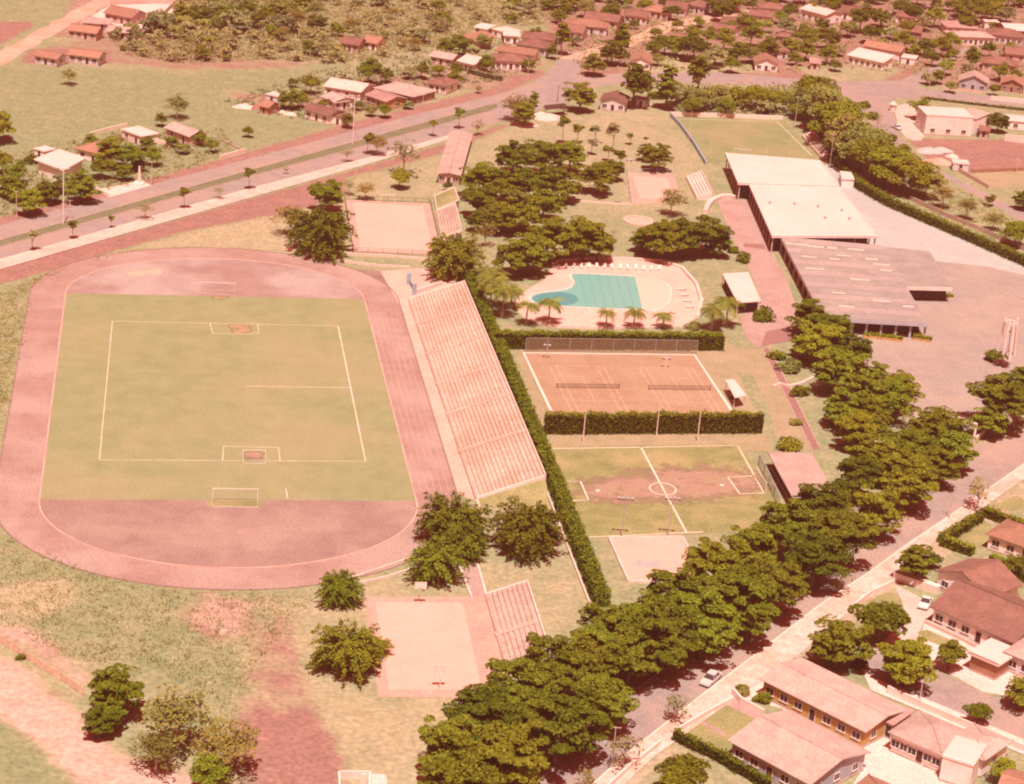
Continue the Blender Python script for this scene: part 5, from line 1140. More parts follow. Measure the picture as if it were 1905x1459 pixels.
house('red-roofed house next to the white hall', (1546, 20), (1600, 26), 9, 3.0, 'gable', 20, 'roof_tile', 'wall_white', n=3)
house('pink-roofed house hidden among the upper trees', (1664, 29), (1702, 34), 8, 2.8, 'hip', 20, 'roof_tile', 'wall_white', n=2)
house('dark-gabled house under pink tiles in the upper trees', (1677, 57), (1714, 62), 8, 2.8, 'gable', 22, 'roof_tile', 'wall_brown', n=3)
house('mauve-roofed house behind the school', (1760, 50), (1822, 54), 10, 3.0, 'hip', 18, 'roof_mauve', 'wall_white', n=4)
house('white school house with a pale roof and pillared front', (1772, 68), (1854, 71), 9, 3.2, 'hip', 14, 'roof_pink', 'wall_white', n=8)
house('school wing with a red roof and lavender walls', (1838, 64), (1906, 71), 11, 3.2, 'hip', 18, 'roof_tile', 'wall_lavender', n=6)
house('large cream-roofed hall beside the school wing', (1872, 56), (1975, 62), 13, 4.0, 'gable', 10, 'roof_cream', 'wall_brown', n=5)
house('white hut between tall trees behind the school', (1832, 40), (1860, 42), 6, 2.8, 'flat', 0, 'roof_cream', 'wall_white', ov=.3, n=1)
house('pale blue gabled house with a pink roof by the east road', (1782, 150), (1840, 157), 9, 3.0, 'front', 24, 'roof_pink', 'wall_bluegrey', n=3)
house('brown-fronted gabled house behind a white wall', (1860, 155), (1906, 161), 9, 2.8, 'front', 24, 'roof_tile_orange', 'wall_brown', n=3)
house('house with wide red roofs behind the pale blue gabled house', (1826, 116), (1895, 124), 9, 2.8, 'hip', 20, 'roof_tile', 'wall_pink', n=4)
house('red-roofed house at the settlement edge past the wide red roofs', (1870, 100), (1950, 108), 9, 2.8, 'gable', 20, 'roof_tile', 'wall_pink', n=4)
wall('white front wall of the brown-fronted house', [(1842, 186), (1905, 192), (1990, 200)], 1.4, .25, 'whitewash', 'yard_wall')
wall('low pink wall in front of the pale blue house', [(1752, 166), (1800, 171), (1836, 175)], .9, .25, 'wall_pink', 'yard_wall')
# ---- east of the hill road
house('big plain white two-storey building on the street corner', (1724, 214), (1812, 219), 11, 6.0, 'flat', 0, 'roof_cream', 'wall_cream', ov=.1, n=3, door=False)
house('lower pink-roofed wing beside the white two-storey building', (1776, 212), (1816, 222), 9, 5.0, 'shed', 4, 'roof_pink', 'wall_white', ov=.2, sides='r')
house('small red-roofed shed beside the round dark tree', (1820, 242), (1842, 245), 5, 2.4, 'gable', 18, 'roof_tile', 'wall_pink', n=1)
house('cream-roofed house behind the long white wall', (1876, 224), (1960, 232), 8, 3.0, 'flat', 0, 'roof_cream', 'wall_white', ov=.3, n=3)
wall('long white wall above the bare red plot', [(1868, 262), (1905, 266), (1990, 274)], 2.0, .3, 'whitewash', 'yard_wall')
house('small block hut with a pale roof among building sand', (1773, 303), (1804, 306), 4.5, 2.4, 'flat', 0, 'roof_cream', 'wall_lavender', ov=.15, n=1)
wall('mauve boundary wall below the bare red plot', [(1778, 317), (1839, 352)], 1.2, .25, 'wall_pink', 'yard_wall')
wall('dark picket wall at the edge of the bare red plot', [(1806, 322), (1905, 318), (1960, 316)], 1.0, .15, 'wood', 'yard_wall')
def heap(label, px, r, h, mat, seed, group=None):
    p = P(*px); rng = np.random.default_rng(seed); n, k = 14, 5; V = [(0, 0, h)]; F = []
    for j in range(1, k + 1):
        for i in range(n):
            a = 2 * math.pi * i / n; rr_ = r * j / k * (1 + .12 * math.sin(3 * a + seed) + rng.normal(0, .05)); V.append((rr_ * math.cos(a), rr_ * math.sin(a) * .8, h * (1 - (j / k) ** 1.3) * rng.uniform(.85, 1.1) - (.1 if j == k else 0)))
    for i in range(n): F.append((0, 1 + i, 1 + (i + 1) % n))
    for j in range(k - 1):
        for i in range(n): a, b_ = 1 + j * n + i, 1 + j * n + (i + 1) % n; F.append((a, a + n, b_ + n, b_))
    return tag(MB().add(V, F).build('heap', mat, None, (p.x, p.y, 0)), label, 'heap', group)
heap('grey gravel heap on the bare red plot', (1728, 282), 4.2, 1.3, 'gravel', 2); heap('second grey gravel heap against the first', (1752, 280), 3.4, 1.0, 'gravel', 3); heap('pinkish sand heap beside the block hut', (1748, 302), 4.5, 1.2, 'dirt_pale', 4); heap('small pale sand heap behind the block hut', (1772, 292), 2.2, .9, 'rubble', 5)
heap('pale rubble heap by the open shelter on the avenue corner', (1012, 218), 5.5, 1.4, 'rubble', 6); heap('whitish rubble heap behind the long pink shed', (975, 232), 4.0, 1.0, 'rubble', 7); heap('orange earth heap of the building site by the meadow', (484, 202), 3.0, 1.6, 'dirt', 8); heap('pale sand heap of the building site by the meadow', (455, 199), 3.6, .9, 'rubble', 9); heap('whitish stone heap near the white house above the avenue', (540, 213), 2.2, .7, 'rubble', 10); heap('small pinkish stone heap beside the meadow path', (525, 209), 1.5, .6, 'rubble', 11)
# ---- sheds of the club
house('long low shed with a pale pink roof between avenue and park trees', (812, 323), (858, 327), 30, 2.8, 'front', 9, 'roof_pink', 'wall_pink', n=3, C=(905, 250))
house('mauve-roofed changing shed among the street trees', (1474, 925), (1560, 927), 11, 3.0, 'flat', 0, 'roof_pink', 'dark_wood_and_shade', ov=1.0, C=(1441, 841), sides='')
st_ = thing('open_shelter', 'open shelter with a thin dark roof at the avenue corner', 'shelter', P(1034, 214)); q4 = [p - st_.location for p in (P(1015, 203, 2.6), P(1056, 199, 2.6), P(1050, 192, 2.8), P(1012, 196, 2.8))]
MB().slab(q4[0], q4[1], q4[2], q4[3], .25).build('roof', 'dark_wood_and_shade', st_)
for p in q4: MB().tube((p.x, p.y, 0), (p.x, p.y, p.z - .2), .09).build('post', 'wood', st_)
# building at the very bottom edge
en = thing('changing_hut', 'small roofless white-walled enclosure with a pale slab beside the dirt path', 'hut', P(668, 1475))
e4 = [p - en.location for p in wpts([(632, 1490), (686, 1490), (688, 1448), (630, 1448)])]
for i in range(4): ribbon([e4[i], e4[(i + 1) % 4]], .25, 0, 1.1).build('wall', 'whitewash', en)
s4 = [p - en.location for p in wpts([(690, 1490), (722, 1490), (718, 1452), (690, 1450)])]; MB().prism([xy(p) for p in s4], 0, .9).build('slab', 'concrete', en)
p = P(676, 1462) - en.location; MB().box((p.x, p.y, .9), (.8, .25, 1.8)).build('pillar', 'whitewash', en)
# ================================================================ FENCES, POLES, CARS
pf = thing('board_fence', 'weathered pale board fence along the dirt road below the track', 'fence', P(-30, 1174)); fo = pf.location
pts = [p - fo for p in wpts([(-30, 1174), (0, 1196), (60, 1234), (110, 1264), (156, 1296)])]
for a, b_ in zip(pts[:-1], pts[1:]):
    n = int((b_ - a).length / .8)
    for i in range(n):
        p, q_ = a.lerp(b_, i / n), a.lerp(b_, (i + .86) / n); ribbon([p, q_], .05, .05, 1.35 + R.uniform(-.1, .1)).build('board', 'fence_wood', pf)
        if i % 3 == 0: MB().box((p.x, p.y - .06, .78), (.12, .12, 1.56)).build('post', 'fence_wood', pf)
for x, y, ty, lb in ((118, 418, 312, 'very tall street light on the median near the white diamond roof'), (656, 268, 177, 'very tall street light on the median above the ball court')): pole(lb, (x, y), ty, 2, .17, None, 'whitewash', 1.2)
for x, y, ty, lb in ((31, 408, 355, 'pole beside the avenue next to the dark trees'), (130, 388, 372, 'short post behind the tall median light'), (1035, 116, 68, 'pole beside the conical tree at the avenue junction'), (981, 154, 108, 'pole in front of the pink hipped house'), (935, 155, 122, 'pole at the hedge corner of the pink hipped house'), (831, 196, 168, 'white post beside the mauve hipped house'), (786, 199, 176, 'shorter white post beside the mauve hipped house'), (1076, 143, 78, 'tall pole at the mouth of the dirt road'), (1037, 190, 160, 'dark pole standing at the open shelter'), (1750, 182, 110, 'tall pole by the east road, nearer the pale blue house'), (1728, 168, 128, 'shorter pole by the east road, nearer the crossroads'), (1763, 92, 60, 'pole at the top of the side road'), (1891, 322, 295, 'pole at the bare red plot'), (1766, 966, 902, 'pole on the pavement beside the clipped hedge corner'), (1138, 1426, 1352, 'pole on the pavement opposite the street trees'), (1711, 1303, 1266, 'short pole on the back street beside the round trees'), (282, 345, 300, 'thin pole beside the white monument')):
    pole(lb, (x, y), ty, 2, .10, None, 'dark_wood_and_shade' if 'dark pole' in lb else 'pole', .7, heads=False, name='utility_pole', cat='pole')
wall('pale concrete fence along the hill road below the clipped trees', [(1692, 372), (1760, 404), (1850, 442), (1960, 492)], 1.2, .2, 'concrete_old', 'boundary_wall')
hd = [P(x, y) for x, y in ((1512, 243), (1545, 292), (1600, 352), (1655, 384), (1720, 412), (1840, 464), (1960, 518))]
hedge('long dark hedge between the paved plaza and the hill road', hd, 2.2, 2.0, mat='leaf_dark', dens=18, size=.32, uneven=.2, seed=14)
hedge('low dark hedge strip along the east road', wpts([(1722, 184), (1800, 194), (1905, 206)]), 1.2, .7, mat='leaf_scrub', dens=12, size=.34, seed=15)
hedge('hedge of the pink hipped house at the junction', wpts([(872, 136), (905, 145), (934, 151)]), 1.5, 1.4, mat='leaf_scrub', dens=14, size=.34, seed=16)
hedge('dark rectangular hedge beside the lavender house', wpts([(1206, 184), (1240, 184)]), 2.4, 1.8, dens=14, size=.34, seed=17)
hedge('low hedge box on the verge of the cross road', wpts([(1280, 129), (1300, 130)]), 1.0, 1.0, mat='leaf_scrub', dens=12, size=.3, seed=18)
hedge('second low hedge box on the verge of the cross road', wpts([(1316, 129), (1340, 130)]), 1.0, 1.0, mat='leaf_scrub', dens=12, size=.3, seed=19)
def car(label, px, heading, paint, L=4.3):
    """a saloon of the period: body, cabin with panes, wheels, lamps, bumpers"""
    t = thing('car', label, 'car', P(*px), heading); w = 1.62; b0, b1 = .32, .86
    pr = [(-L / 2, b0 + .1), (-L / 2 + .05, b1 - .06), (-L / 2 + .9, b1), (L / 2 - 1.15, b1 - .02), (L / 2 - .08, b1 - .14), (L / 2, b0 + .12), (L / 2 - .1, b0), (-L / 2 + .1, b0)]
    def extr(profile, w0, w1=None):
        n = len(profile); m_ = MB(); vs = [(x, -w0 / 2, z) for x, z in profile] + [(x, w0 / 2, z) for x, z in profile]
        if w1:
            zm = max(z for _, z in profile); vs = [(x, y * (w1 / w0 if z > zm - .1 else 1), z) for x, y, z in vs]
        return m_.add(vs, [tuple(range(n)), tuple(range(2 * n - 1, n - 1, -1))] + [(i + n, (i + 1) % n + n, (i + 1) % n, i) for i in range(n)])
    bo = extr(pr, w).build('body', paint, t); md = bo.modifiers.new('b', 'BEVEL'); md.width = .05; md.segments = 2
    cab = [(-L / 2 + .75, b1 - .02), (-L / 2 + 1.25, 1.36), (L / 2 - 1.95, 1.38), (L / 2 - 1.25, b1 - .02)]; co_ = extr(cab, w - .12, w - .42).build('cabin', 'glass', t)
    extr([(-L / 2 + 1.2, 1.33), (-L / 2 + 1.28, 1.42), (L / 2 - 2.0, 1.43), (L / 2 - 1.9, 1.34)], w - .38).build('roof', paint, t)
    for x in (-L / 2 + 1.0, L / 2 - 1.62, -.2):
        for s in (-1, 1): MB().tube((x + .0, s * (w / 2 - .07), b1), (x * .82, s * (w / 2 - .2), 1.36), .045, None, 4).build('pillar', paint, t)
    for x in (-L / 2 + .8, L / 2 - .8):
        for s in (-1, 1):
            wh = MB().tube((x, s * (w / 2 - .16), .31), (x, s * (w / 2 + .02), .31), .31, None, 14).build('wheel', 'rubber', t); MB().tube((x, s * (w / 2 + .018), .31), (x, s * (w / 2 + .03), .31), .17, None, 10).build('hub', 'metal_grey', wh)
    for s in (-1, 1):
        MB().tube((L / 2 - .04, s * .58, .62), (L / 2 + .03, s * .58, .62), .11, None, 10).build('headlight', 'metal_white', t); MB().box((-L / 2 + .02, s * .62, .66), (.08, .26, .14)).build('tail_light', 'red_fabric', t)
    for x in (-L / 2 - .04, L / 2 + .04): MB().box((x, 0, .42), (.1, w, .12)).build('bumper', 'metal_grey', t)
    return t
surf('paint_white', (.70, .68, .66), (.74, .72, .70), .5, rough=.25, obj=True, fine=0); surf('paint_grey', (.52, .50, .50), (.58, .56, .55), .5, rough=.25, obj=True, fine=0)
hdg = P(1311, 1270) - P(1400, 1190); car('light grey saloon car driving along the street', (1322, 1268), math.atan2(hdg.y, hdg.x), 'paint_grey', 4.5)
hd2 = P(1718, 1128) - P(1728, 1112); car('white car parked on the driveway beside the red tiled long house', (1721, 1127), math.atan2(hd2.y, hd2.x), 'paint_white', 3.9)
car('small pale car standing at the corner pavement by the white building', (1668, 240), 1.9, 'paint_white', 3.9)
tag(put('flower_bush', BUSH[5], None, P(1597, 1240) + Vector((0, 0, .5)), None, (.9, .9, .9)), 'bright red flowering bush at the corner of the back street', 'bush')

# ================================================================ TREES
S1 = 'row of tall trees along the street'
trees('big', [(835, 1388, 68), (900, 1328, 72), (960, 1282, 68), (1030, 1240, 70), (1092, 1232, 58), (1262, 1112, 66), (1332, 1052, 66), (1400, 1022, 58), (1472, 980, 62), (1532, 940, 60), (1602, 885, 50), (1660, 862, 48), (1130, 1165, 52), (1192, 1150, 54), (1172, 1222, 60), (1100, 1195, 46)], 'tall layered tree in the double row between club and street, on the club side', S1)
trees('big', [(850, 1452, 80), (945, 1402, 84), (1040, 1345, 86), (1118, 1300, 66), (1238, 1180, 78), (1310, 1158, 70), (1375, 1112, 80), (1432, 1086, 66), (1515, 1038, 64), (1565, 992, 66), (1630, 952, 54), (1695, 898, 54), (1740, 860, 46)], 'tall layered tree in the double row between club and street, on the street side', S1)
S2 = 'trees along the club driveway'
trees('park', [(1508, 588, 44), (1530, 635, 50), (1562, 688, 52), (1585, 650, 40), (1600, 738, 54), (1650, 738, 50), (1672, 722, 42), (1592, 798, 44), (1568, 758, 42), (1552, 610, 38), (1500, 640, 34), (1690, 832, 54), (1752, 800, 54), (1775, 838, 46), (1722, 800, 44), (1625, 700, 36), (1610, 835, 40), (1650, 850, 44), (1620, 770, 40)], 'leafy tree in the belt between the car park and the footpath', S2)
tree('big', 1865, 742, 62, 'huge dark tree beside the club gate', sz=.9); tree('big', 1905, 715, 48, 'large dark tree behind the huge tree at the gate', sz=.9); tree('park', 1845, 785, 34, 'small dark tree at the foot of the huge gate tree')
S3 = 'park trees north of the pool'
trees('park', [(955, 292, 38), (1010, 290, 42), (1060, 288, 36), (900, 332, 42), (950, 345, 42), (1000, 340, 42), (1048, 342, 36), (892, 372, 38), (962, 388, 46), (1012, 378, 36), (925, 405, 34), (1112, 328, 36), (1140, 314, 24), (890, 410, 24)], 'dense park tree in the grove between the avenue shed and the pool', S3)
trees('park', [(1030, 442, 52), (1088, 440, 50), (985, 470, 46), (955, 478, 40), (1112, 455, 34)], 'broad dark tree in the clump behind the pool, on the grandstand side', 'tree clumps behind the pool')
trees('park', [(1228, 442, 44), (1275, 438, 44), (1315, 436, 44), (1196, 446, 26), (1338, 455, 26)], 'broad dark tree in the clump behind the pool, on the club building side', 'tree clumps behind the pool')
for x, y, r_, lb in ((1225, 290, 30, 'round-topped tree left alone on the park lawn near the northern court'), (1205, 282, 20, 'smaller tree leaning against the round-topped lawn tree')): tree('park', x, y, r_, lb)
tree('sparse', 1252, 372, 30, 'thin sparse tree in front of the northern court'); tree('bare', 905, 432, 26, 'leafless pale tree between the dark trees and the grandstand hedge'); tree('bare', 880, 448, 18, 'small leafless tree by the grandstand hedge')
tree('burst', 845, 475, 54, 'round dark tree at the end of the grandstand'); tree('burst', 600, 428, 60, 'big round tree on the lawn beside the ball court'); tree('park', 607, 362, 36, 'olive tree just behind the big round lawn tree'); tree('sparse', 540, 405, 36, 'brownish sparse tree beside the big round lawn tree')
tree('burst', 842, 972, 66, 'round tree growing at the outer bend of the track'); tree('burst', 812, 1045, 52, 'lower round tree touching the track-bend tree'); tree('burst', 866, 1008, 42, 'dark tree squeezed behind the two track-bend trees')
tree('burst', 986, 984, 66, 'wide star-like tree standing alone on the lawn below the grandstand'); tree('burst', 634, 1094, 42, 'small round tree at the track bend near the ramp wall'); tree('burst', 648, 1208, 64, 'spreading tree on the grass beside the basketball court'); tree('burst', 702, 1204, 26, 'low side crown of the spreading tree by the basketball court', sz=.9)
# bottom left
tree('park', 215, 1285, 58, 'leafy green tree at the end of the board fence'); tree('park', 190, 1340, 36, 'lower dark tree beneath the leafy fence tree'); tree('sparse', 330, 1335, 74, 'large sparse yellowish tree on the dirt slope'); tree('sparse', 420, 1385, 66, 'sparse yellowish tree beside the reddish path'); tree('sparse', 290, 1395, 50, 'thin yellowish tree at the edge of the dirt road'); tree('garden', 390, 1440, 34, 'low green bushy tree under the sparse trees')
# rows and gardens on the right
S5 = 'clipped trees along the hill road'
trees('hedge_tree', [(1522, 172, 40), (1540, 196, 46), (1556, 226, 46), (1580, 250, 46), (1605, 270, 46), (1632, 290, 44), (1664, 308, 42), (1696, 324, 40), (1722, 338, 30), (1505, 190, 30), (1568, 210, 34), (1648, 318, 30)], 'rounded pale olive tree in the close row along the hill road', S5)
trees('sparse', [(1755, 362, 26), (1800, 385, 24), (1850, 408, 22)], 'thin pale tree standing past the end of the rounded tree row', 'thin trees on the hill road verge'); tree('hedge_tree', 1890, 432, 26, 'pale rounded tree above the plaza hedge')
for i, (x, y, r_) in enumerate([(1268, 176, 22), (1300, 182, 24), (1335, 178, 25), (1372, 182, 24), (1408, 178, 25), (1445, 184, 22), (1478, 178, 22), (1285, 196, 18), (1352, 198, 18), (1425, 198, 17), (1490, 205, 18)]): tree('hedge_tree' if i % 3 else 'scrub', x, y, r_, 'shaggy pale tree in the thicket behind the distant pitch', 'thicket behind the distant pitch')
tree('garden', 1640, 1148, 44, 'bright green spreading tree on the garden island'); tree('park', 1560, 1195, 58, 'large mottled tree at the corner of the back street'); tree('park', 1690, 1228, 56, 'large rounded tree on the back street'); tree('garden', 1770, 1218, 26, 'bright green little tree before the cream garage'); tree('garden', 1820, 1322, 22, 'little tree on the edge of the back street asphalt'); tree('garden', 1900, 1290, 28, 'small tree at the end of the back street'); tree('conifer', 1704, 1042, 26, 'egg-shaped dense bush tree at the driveway wall', sz=.62); tree('garden', 1738, 1042, 14, 'small round tree beside the egg-shaped bush tree')
tree('garden', 1265, 1440, 46, 'leafy tree below the garden hedge at the street'); tree('garden', 1888, 1050, 20, 'dull green garden tree next to the gabled house'); tree('garden', 1868, 1432, 24, 'yellow-green tree behind the tall white block')
for x, y, r_, lb in ((1260, 1310, 34, 'leafless street tree on the pavement near the grey car'), (1160, 1395, 38, 'nearly leafless street tree opposite the tall trees'), (1562, 1075, 30, 'bare street tree on the pavement at the garden island'), (1820, 915, 34, 'bare street tree beside the pavement pole'), (1660, 970, 24, 'thin pinkish tree at the kerb under the tall trees'), (1090, 1450, 28, 'thin yellowish sapling tree at the street edge')): tree('bare', x, y, r_, lb)
bush(1468, 836, 22, 'round bush behind the mauve-roofed shed'); bush(1420, 596, 18, 'slim dark bush beside the brick walk', flat=1.6); bush(1385, 488, 14, 'dark bush between the kiosk and the tree clump', var=1, flat=1.5); bush(1365, 470, 12, 'low bush at the head of the brick walk', var=1)
for x, y, r_, v_, lb in ((1470, 690, 22, 2, 'pale bush along the footpath near the mauve paving'), (1445, 668, 16, 0, 'small bush at the top of the footpath'), (1488, 735, 18, 0, 'dark bush at the stone bench'), (1480, 790, 12, 2, 'pale tuft beside the lower footpath'), (1290, 612, 14, 2, 'low pale bush at the corner of the pool deck'), (40, 1226, 10, 0, 'small bush on the roadside of the board fence'), (1380, 1290, 16, 2, 'pale bush at the neighbouring garden wall'), (1420, 1305, 18, 3, 'yellow-green bush at the ochre house front'), (1380, 1395, 20, 1, 'dark bush at the corner of the blue-grey house')): bush(x, y, r_, lb, var=v_)
S6 = 'young trees along the avenue pavement'
for x, y, ty in ((63, 468, 430), (136, 446, 412), (208, 425, 402), (343, 390, 352), (464, 354, 315), (683, 288, 250), (805, 255, 225), (854, 241, 203)):
    hh = height_of((x, y), ty); tree_at('young', P(x, y), 1.0 * hh / 4.2 * 1.05, 'young thin-trunked tree in the row along the avenue pavement', S6)
for x, y, ty in ((270, 409, 375), (408, 371, 345), (645, 302, 275), (532, 324, 310)):
    hh = height_of((x, y), ty); tree_at('bare', P(x, y), .55 * hh, 'young leafless tree in the row along the avenue pavement', S6)
S7 = 'saplings on the park lawn'
for x, y, r_, k in ((1050, 228, 11, 1.5), (1077, 240, 11, 1), (1108, 240, 10, 1), (1141, 240, 11, 1.6), (1172, 252, 7, 1), (1102, 266, 9, 1), (1131, 278, 9, 1), (1155, 288, 12, 1), (1202, 258, 5, 1)): tree('young', x, y, r_, 'young sapling planted on the park lawn below the junction', S7, sz=k * .8)
tree('park', 1080, 178, 32, 'large round tree beside the lavender gabled house'); tree('conifer', 1185, 150, 22, 'ragged dark conifer behind the lavender gabled house', sz=.8); tree('conifer', 1243, 158, 20, 'dark conifer beside the rectangular hedge', sz=.8); tree('conifer', 1300, 130, 16, 'dark conifer on the verge of the cross road')
tree('sparse', 960, 195, 30, 'greyish tree at the end of the median'); tree('park', 975, 210, 26, 'dark green tree below the greyish median tree'); tree('conifer', 992, 190, 9, 'slim dark tree at the avenue corner')
tree('sparse', 700, 265, 24, 'flat-topped tree on the avenue pavement'); tree('bare', 752, 282, 42, 'big leafless pinkish tree between the avenue and the shed'); tree('sparse', 680, 352, 20, 'thin tree behind the ball court goal'); tree('garden', 746, 330, 17, 'dark round bush tree behind the ball court'); tree('bare', 650, 345, 18, 'bare little tree near the ball court corner'); tree('garden', 832, 345, 9, 'small tree at the corner of the long pink shed'); tree('bare', 890, 235, 16, 'pale leafless tree by the end of the pavement')
# north-west
for k, x, y, r_, lb in (('park', -5, 232, 34, 'tall dark tree at the edge of the meadow'), ('park', 152, 345, 34, 'dark tree beside the tall median light'), ('park', 55, 372, 30, 'dark tree close to the avenue pole'), ('park', 205, 282, 34, 'leafy tree behind the terrace monument'), ('garden', 245, 290, 24, 'paler tree beside the terrace monument'), ('garden', 285, 290, 16, 'small dark tree by the thin pole'), ('sparse', 330, 195, 26, 'thin feathery tree behind the pink gabled house'), ('garden', 372, 256, 13, 'dark bushy tree at the pink house gable'), ('garden', 461, 244, 10, 'single small tree standing in the meadow'), ('garden', 300, 222, 11, 'small tree at the corner of the pink house'), ('sparse', 128, 140, 18, 'thin brownish tree in the upper meadow'), ('park', 540, 182, 23, 'dense round tree at the building site'), ('garden', 580, 155, 16, 'round tree beside the wide cream roof'), ('garden', 546, 152, 9, 'small pale tree behind the dense round tree'), ('garden', 562, 185, 14, 'pale green tree beside the dense round tree'), ('garden', 648, 224, 12, 'small tree in front of the tall street light'), ('garden', 690, 132, 22, 'dark spreading tree behind the mauve roof'), ('garden', 786, 130, 14, 'dark tree beside the pink-roofed house'), ('garden', 845, 145, 14, 'dark tree with a white wall below it'), ('park', 855, 82, 24, 'broad green tree in front of the cream house'), ('garden', 905, 118, 15, 'dark tree at the pink hipped house'), ('conifer', 1048, 65, 13, 'conical tree at the avenue junction'), ('conifer', 1158, 68, 14, 'tall conifer in the trees by the dirt road'), ('park', 1140, 95, 28, 'bushy tree below the tall conifer'), ('park', 1105, 118, 25, 'bushy tree at the mouth of the dirt road'), ('garden', 1028, 95, 12, 'small dark tree at the junction houses'), ('garden', 715, 205, 12, 'little tree in front of the brown-walled house'), ('sparse', 890, 165, 9, 'little palm-like tree on the avenue shoulder'), ('garden', 735, 190, 9, 'small dark tree at the brown house wall')): tree(k, x, y, r_, lb)
for x, y, r_, lb in ((26, 372, 26, 'dark hedge-like bush at the avenue edge'), (100, 318, 18, 'low dark bush under the white diamond roof'), (60, 305, 16, 'bush left of the white diamond roof house')): bush(x, y, r_, lb, var=1)
NE = [(1238, 78, 20), (1262, 84, 24), (1292, 82, 26), (1330, 102, 24), (1348, 72, 19), (1372, 96, 24), (1400, 62, 21), (1462, 48, 19), (1500, 66, 23), (1545, 70, 23), (1390, 40, 16), (1578, 52, 20), (1602, 32, 23), (1640, 32, 20), (1622, 60, 18), (1718, 42, 18), (1740, 30, 17), (1790, 20, 23), (1830, 22, 20), (1872, 26, 20), (1682, 74, 20), (1722, 86, 20), (1752, 84, 18), (1770, 102, 13), (1760, 122, 14), (1745, 142, 15), (1862, 132, 16), (1728, 146, 14), (1430, 90, 20), (1470, 84, 20), (1500, 92, 17), (1420, 46, 18), (1318, 66, 16), (1345, 20, 22), (1700, 20, 18), (1655, 60, 16), (1770, 75, 16), (1530, 45, 15), (1450, 30, 12), (1560, 92, 15), (1290, 60, 14), (1330, 10, 20), (1800, 40, 18), (1850, 50, 12), (1890, 140, 12)]
for i, (x, y, r_) in enumerate(NE): tree(('garden', 'park', 'garden', 'scrub')[i % 4], x, y, r_, 'bushy garden tree among the red roofs of the settlement', 'garden trees of the settlement')
tree('conifer', 1810, 104, 12, 'single dark conifer beside the school road', sz=.8); tree('garden', 1712, 200, 19, 'dark tree in front of the white two-storey building'); tree('park', 1858, 226, 22, 'round dark tree beside the small red-roofed shed'); tree('garden', 1822, 216, 15, 'pale tree next to the white two-storey building'); tree('garden', 1842, 372, 10, 'small tree on the pavement of the hill road'); tree('park', 1905, 370, 22, 'dark tree at the far end of the hill road')
for x, y, r_, lb in ((1622, 222, 13, 'small bush on the verge of the hill road by the crossroads'), (1660, 262, 12, 'bush in the middle of the hill road verge'), (1680, 282, 13, 'bush where the hill road begins to bend'), (1608, 200, 12, 'pale bush at the top of the hill road verge'), (1678, 112, 10, 'bush beside the white garage')): bush(x, y, r_, lb, var=1)
bs = thing('round_kiosk', 'small round white kiosk at the street corner', 'kiosk', P(1660, 206)); MB().tube((0, 0, 0), (0, 0, 2.0), .9, .9, 12).build('drum', 'whitewash', bs); MB().tube((0, 0, 2.0), (0, 0, 2.9), 1.3, .25, 12).build('roof', 'roof_cream', bs)

# scrubland in the north: single shrubs and trees that can be told apart
def inside(p, poly):
    c = False
    for i in range(len(poly)):
        (x0, y0), (x1, y1) = poly[i], poly[(i + 1) % len(poly)]
        if (y0 > p[1]) != (y1 > p[1]) and p[0] < (x1 - x0) * (p[1] - y0) / (y1 - y0) + x0: c = not c
    return c
SCR = [(335, -10), (900, -12), (1070, 10), (1040, 40), (980, 50), (900, 45), (845, 80), (780, 95), (700, 112), (620, 118), (480, 112), (350, 120), (240, 105), (205, 75), (320, 45)]
rs = random.Random(21); cnt = 0; done = []
WILD = []
while cnt < 190:
    x, y = rs.uniform(200, 1070), rs.uniform(-12, 120)
    if not inside((x, y), SCR): continue
    q_ = P(x, y)
    if any((q_ - d_).length < 3.2 for d_ in done): continue
    if any(abs(x - hx) < 26 and -6 < y - hy < 26 for hx, hy in ((650, 80), (687, 78), (870, 68), (893, 50), (928, 55))): continue
    done.append(q_); big = x < 620 and y < 70 and rs.random() < .55; wood = rs.random() < .25
    k = 'park' if big and rs.random() < .4 else ('scrub' if rs.random() < .8 else 'sparse')
    r_ = rs.uniform(3.0, 4.8) if big else rs.uniform(1.3, 3.0)
    if r_ < 2.6 and cnt % 4: WILD.append((q_, r_)); cnt += 1; continue
    tree_at(k, q_, r_, 'scrubby tree of the wild woodland beyond the meadow', 'woodland beyond the meadow'); cnt += 1
rng = np.random.default_rng(9); Ps, Ns = [], []
for q_, r_ in WILD:
    for _ in range(11):
        c = np.array([q_.x + rng.normal(0, r_ * .4), q_.y + rng.normal(0, r_ * .4), r_ * rng.uniform(.4, 1.3)]); v_ = rng.normal(0, 1, (26, 3)); v_ /= np.linalg.norm(v_, axis=1)[:, None]; v_[:, 2] = np.abs(v_[:, 2])
        Ps.append(c + v_ * r_ * .4); Ns.append(v_ * .5 + [0, 0, .8])
V, F = leaves(np.concatenate(Ps), np.concatenate(Ns), .44, rng); tag(put('woodland', quick_mesh('woodland', V, F, 'leaf_scrub')), 'mass of small shrubs filling the northern woodland', 'woodland', kind='stuff')
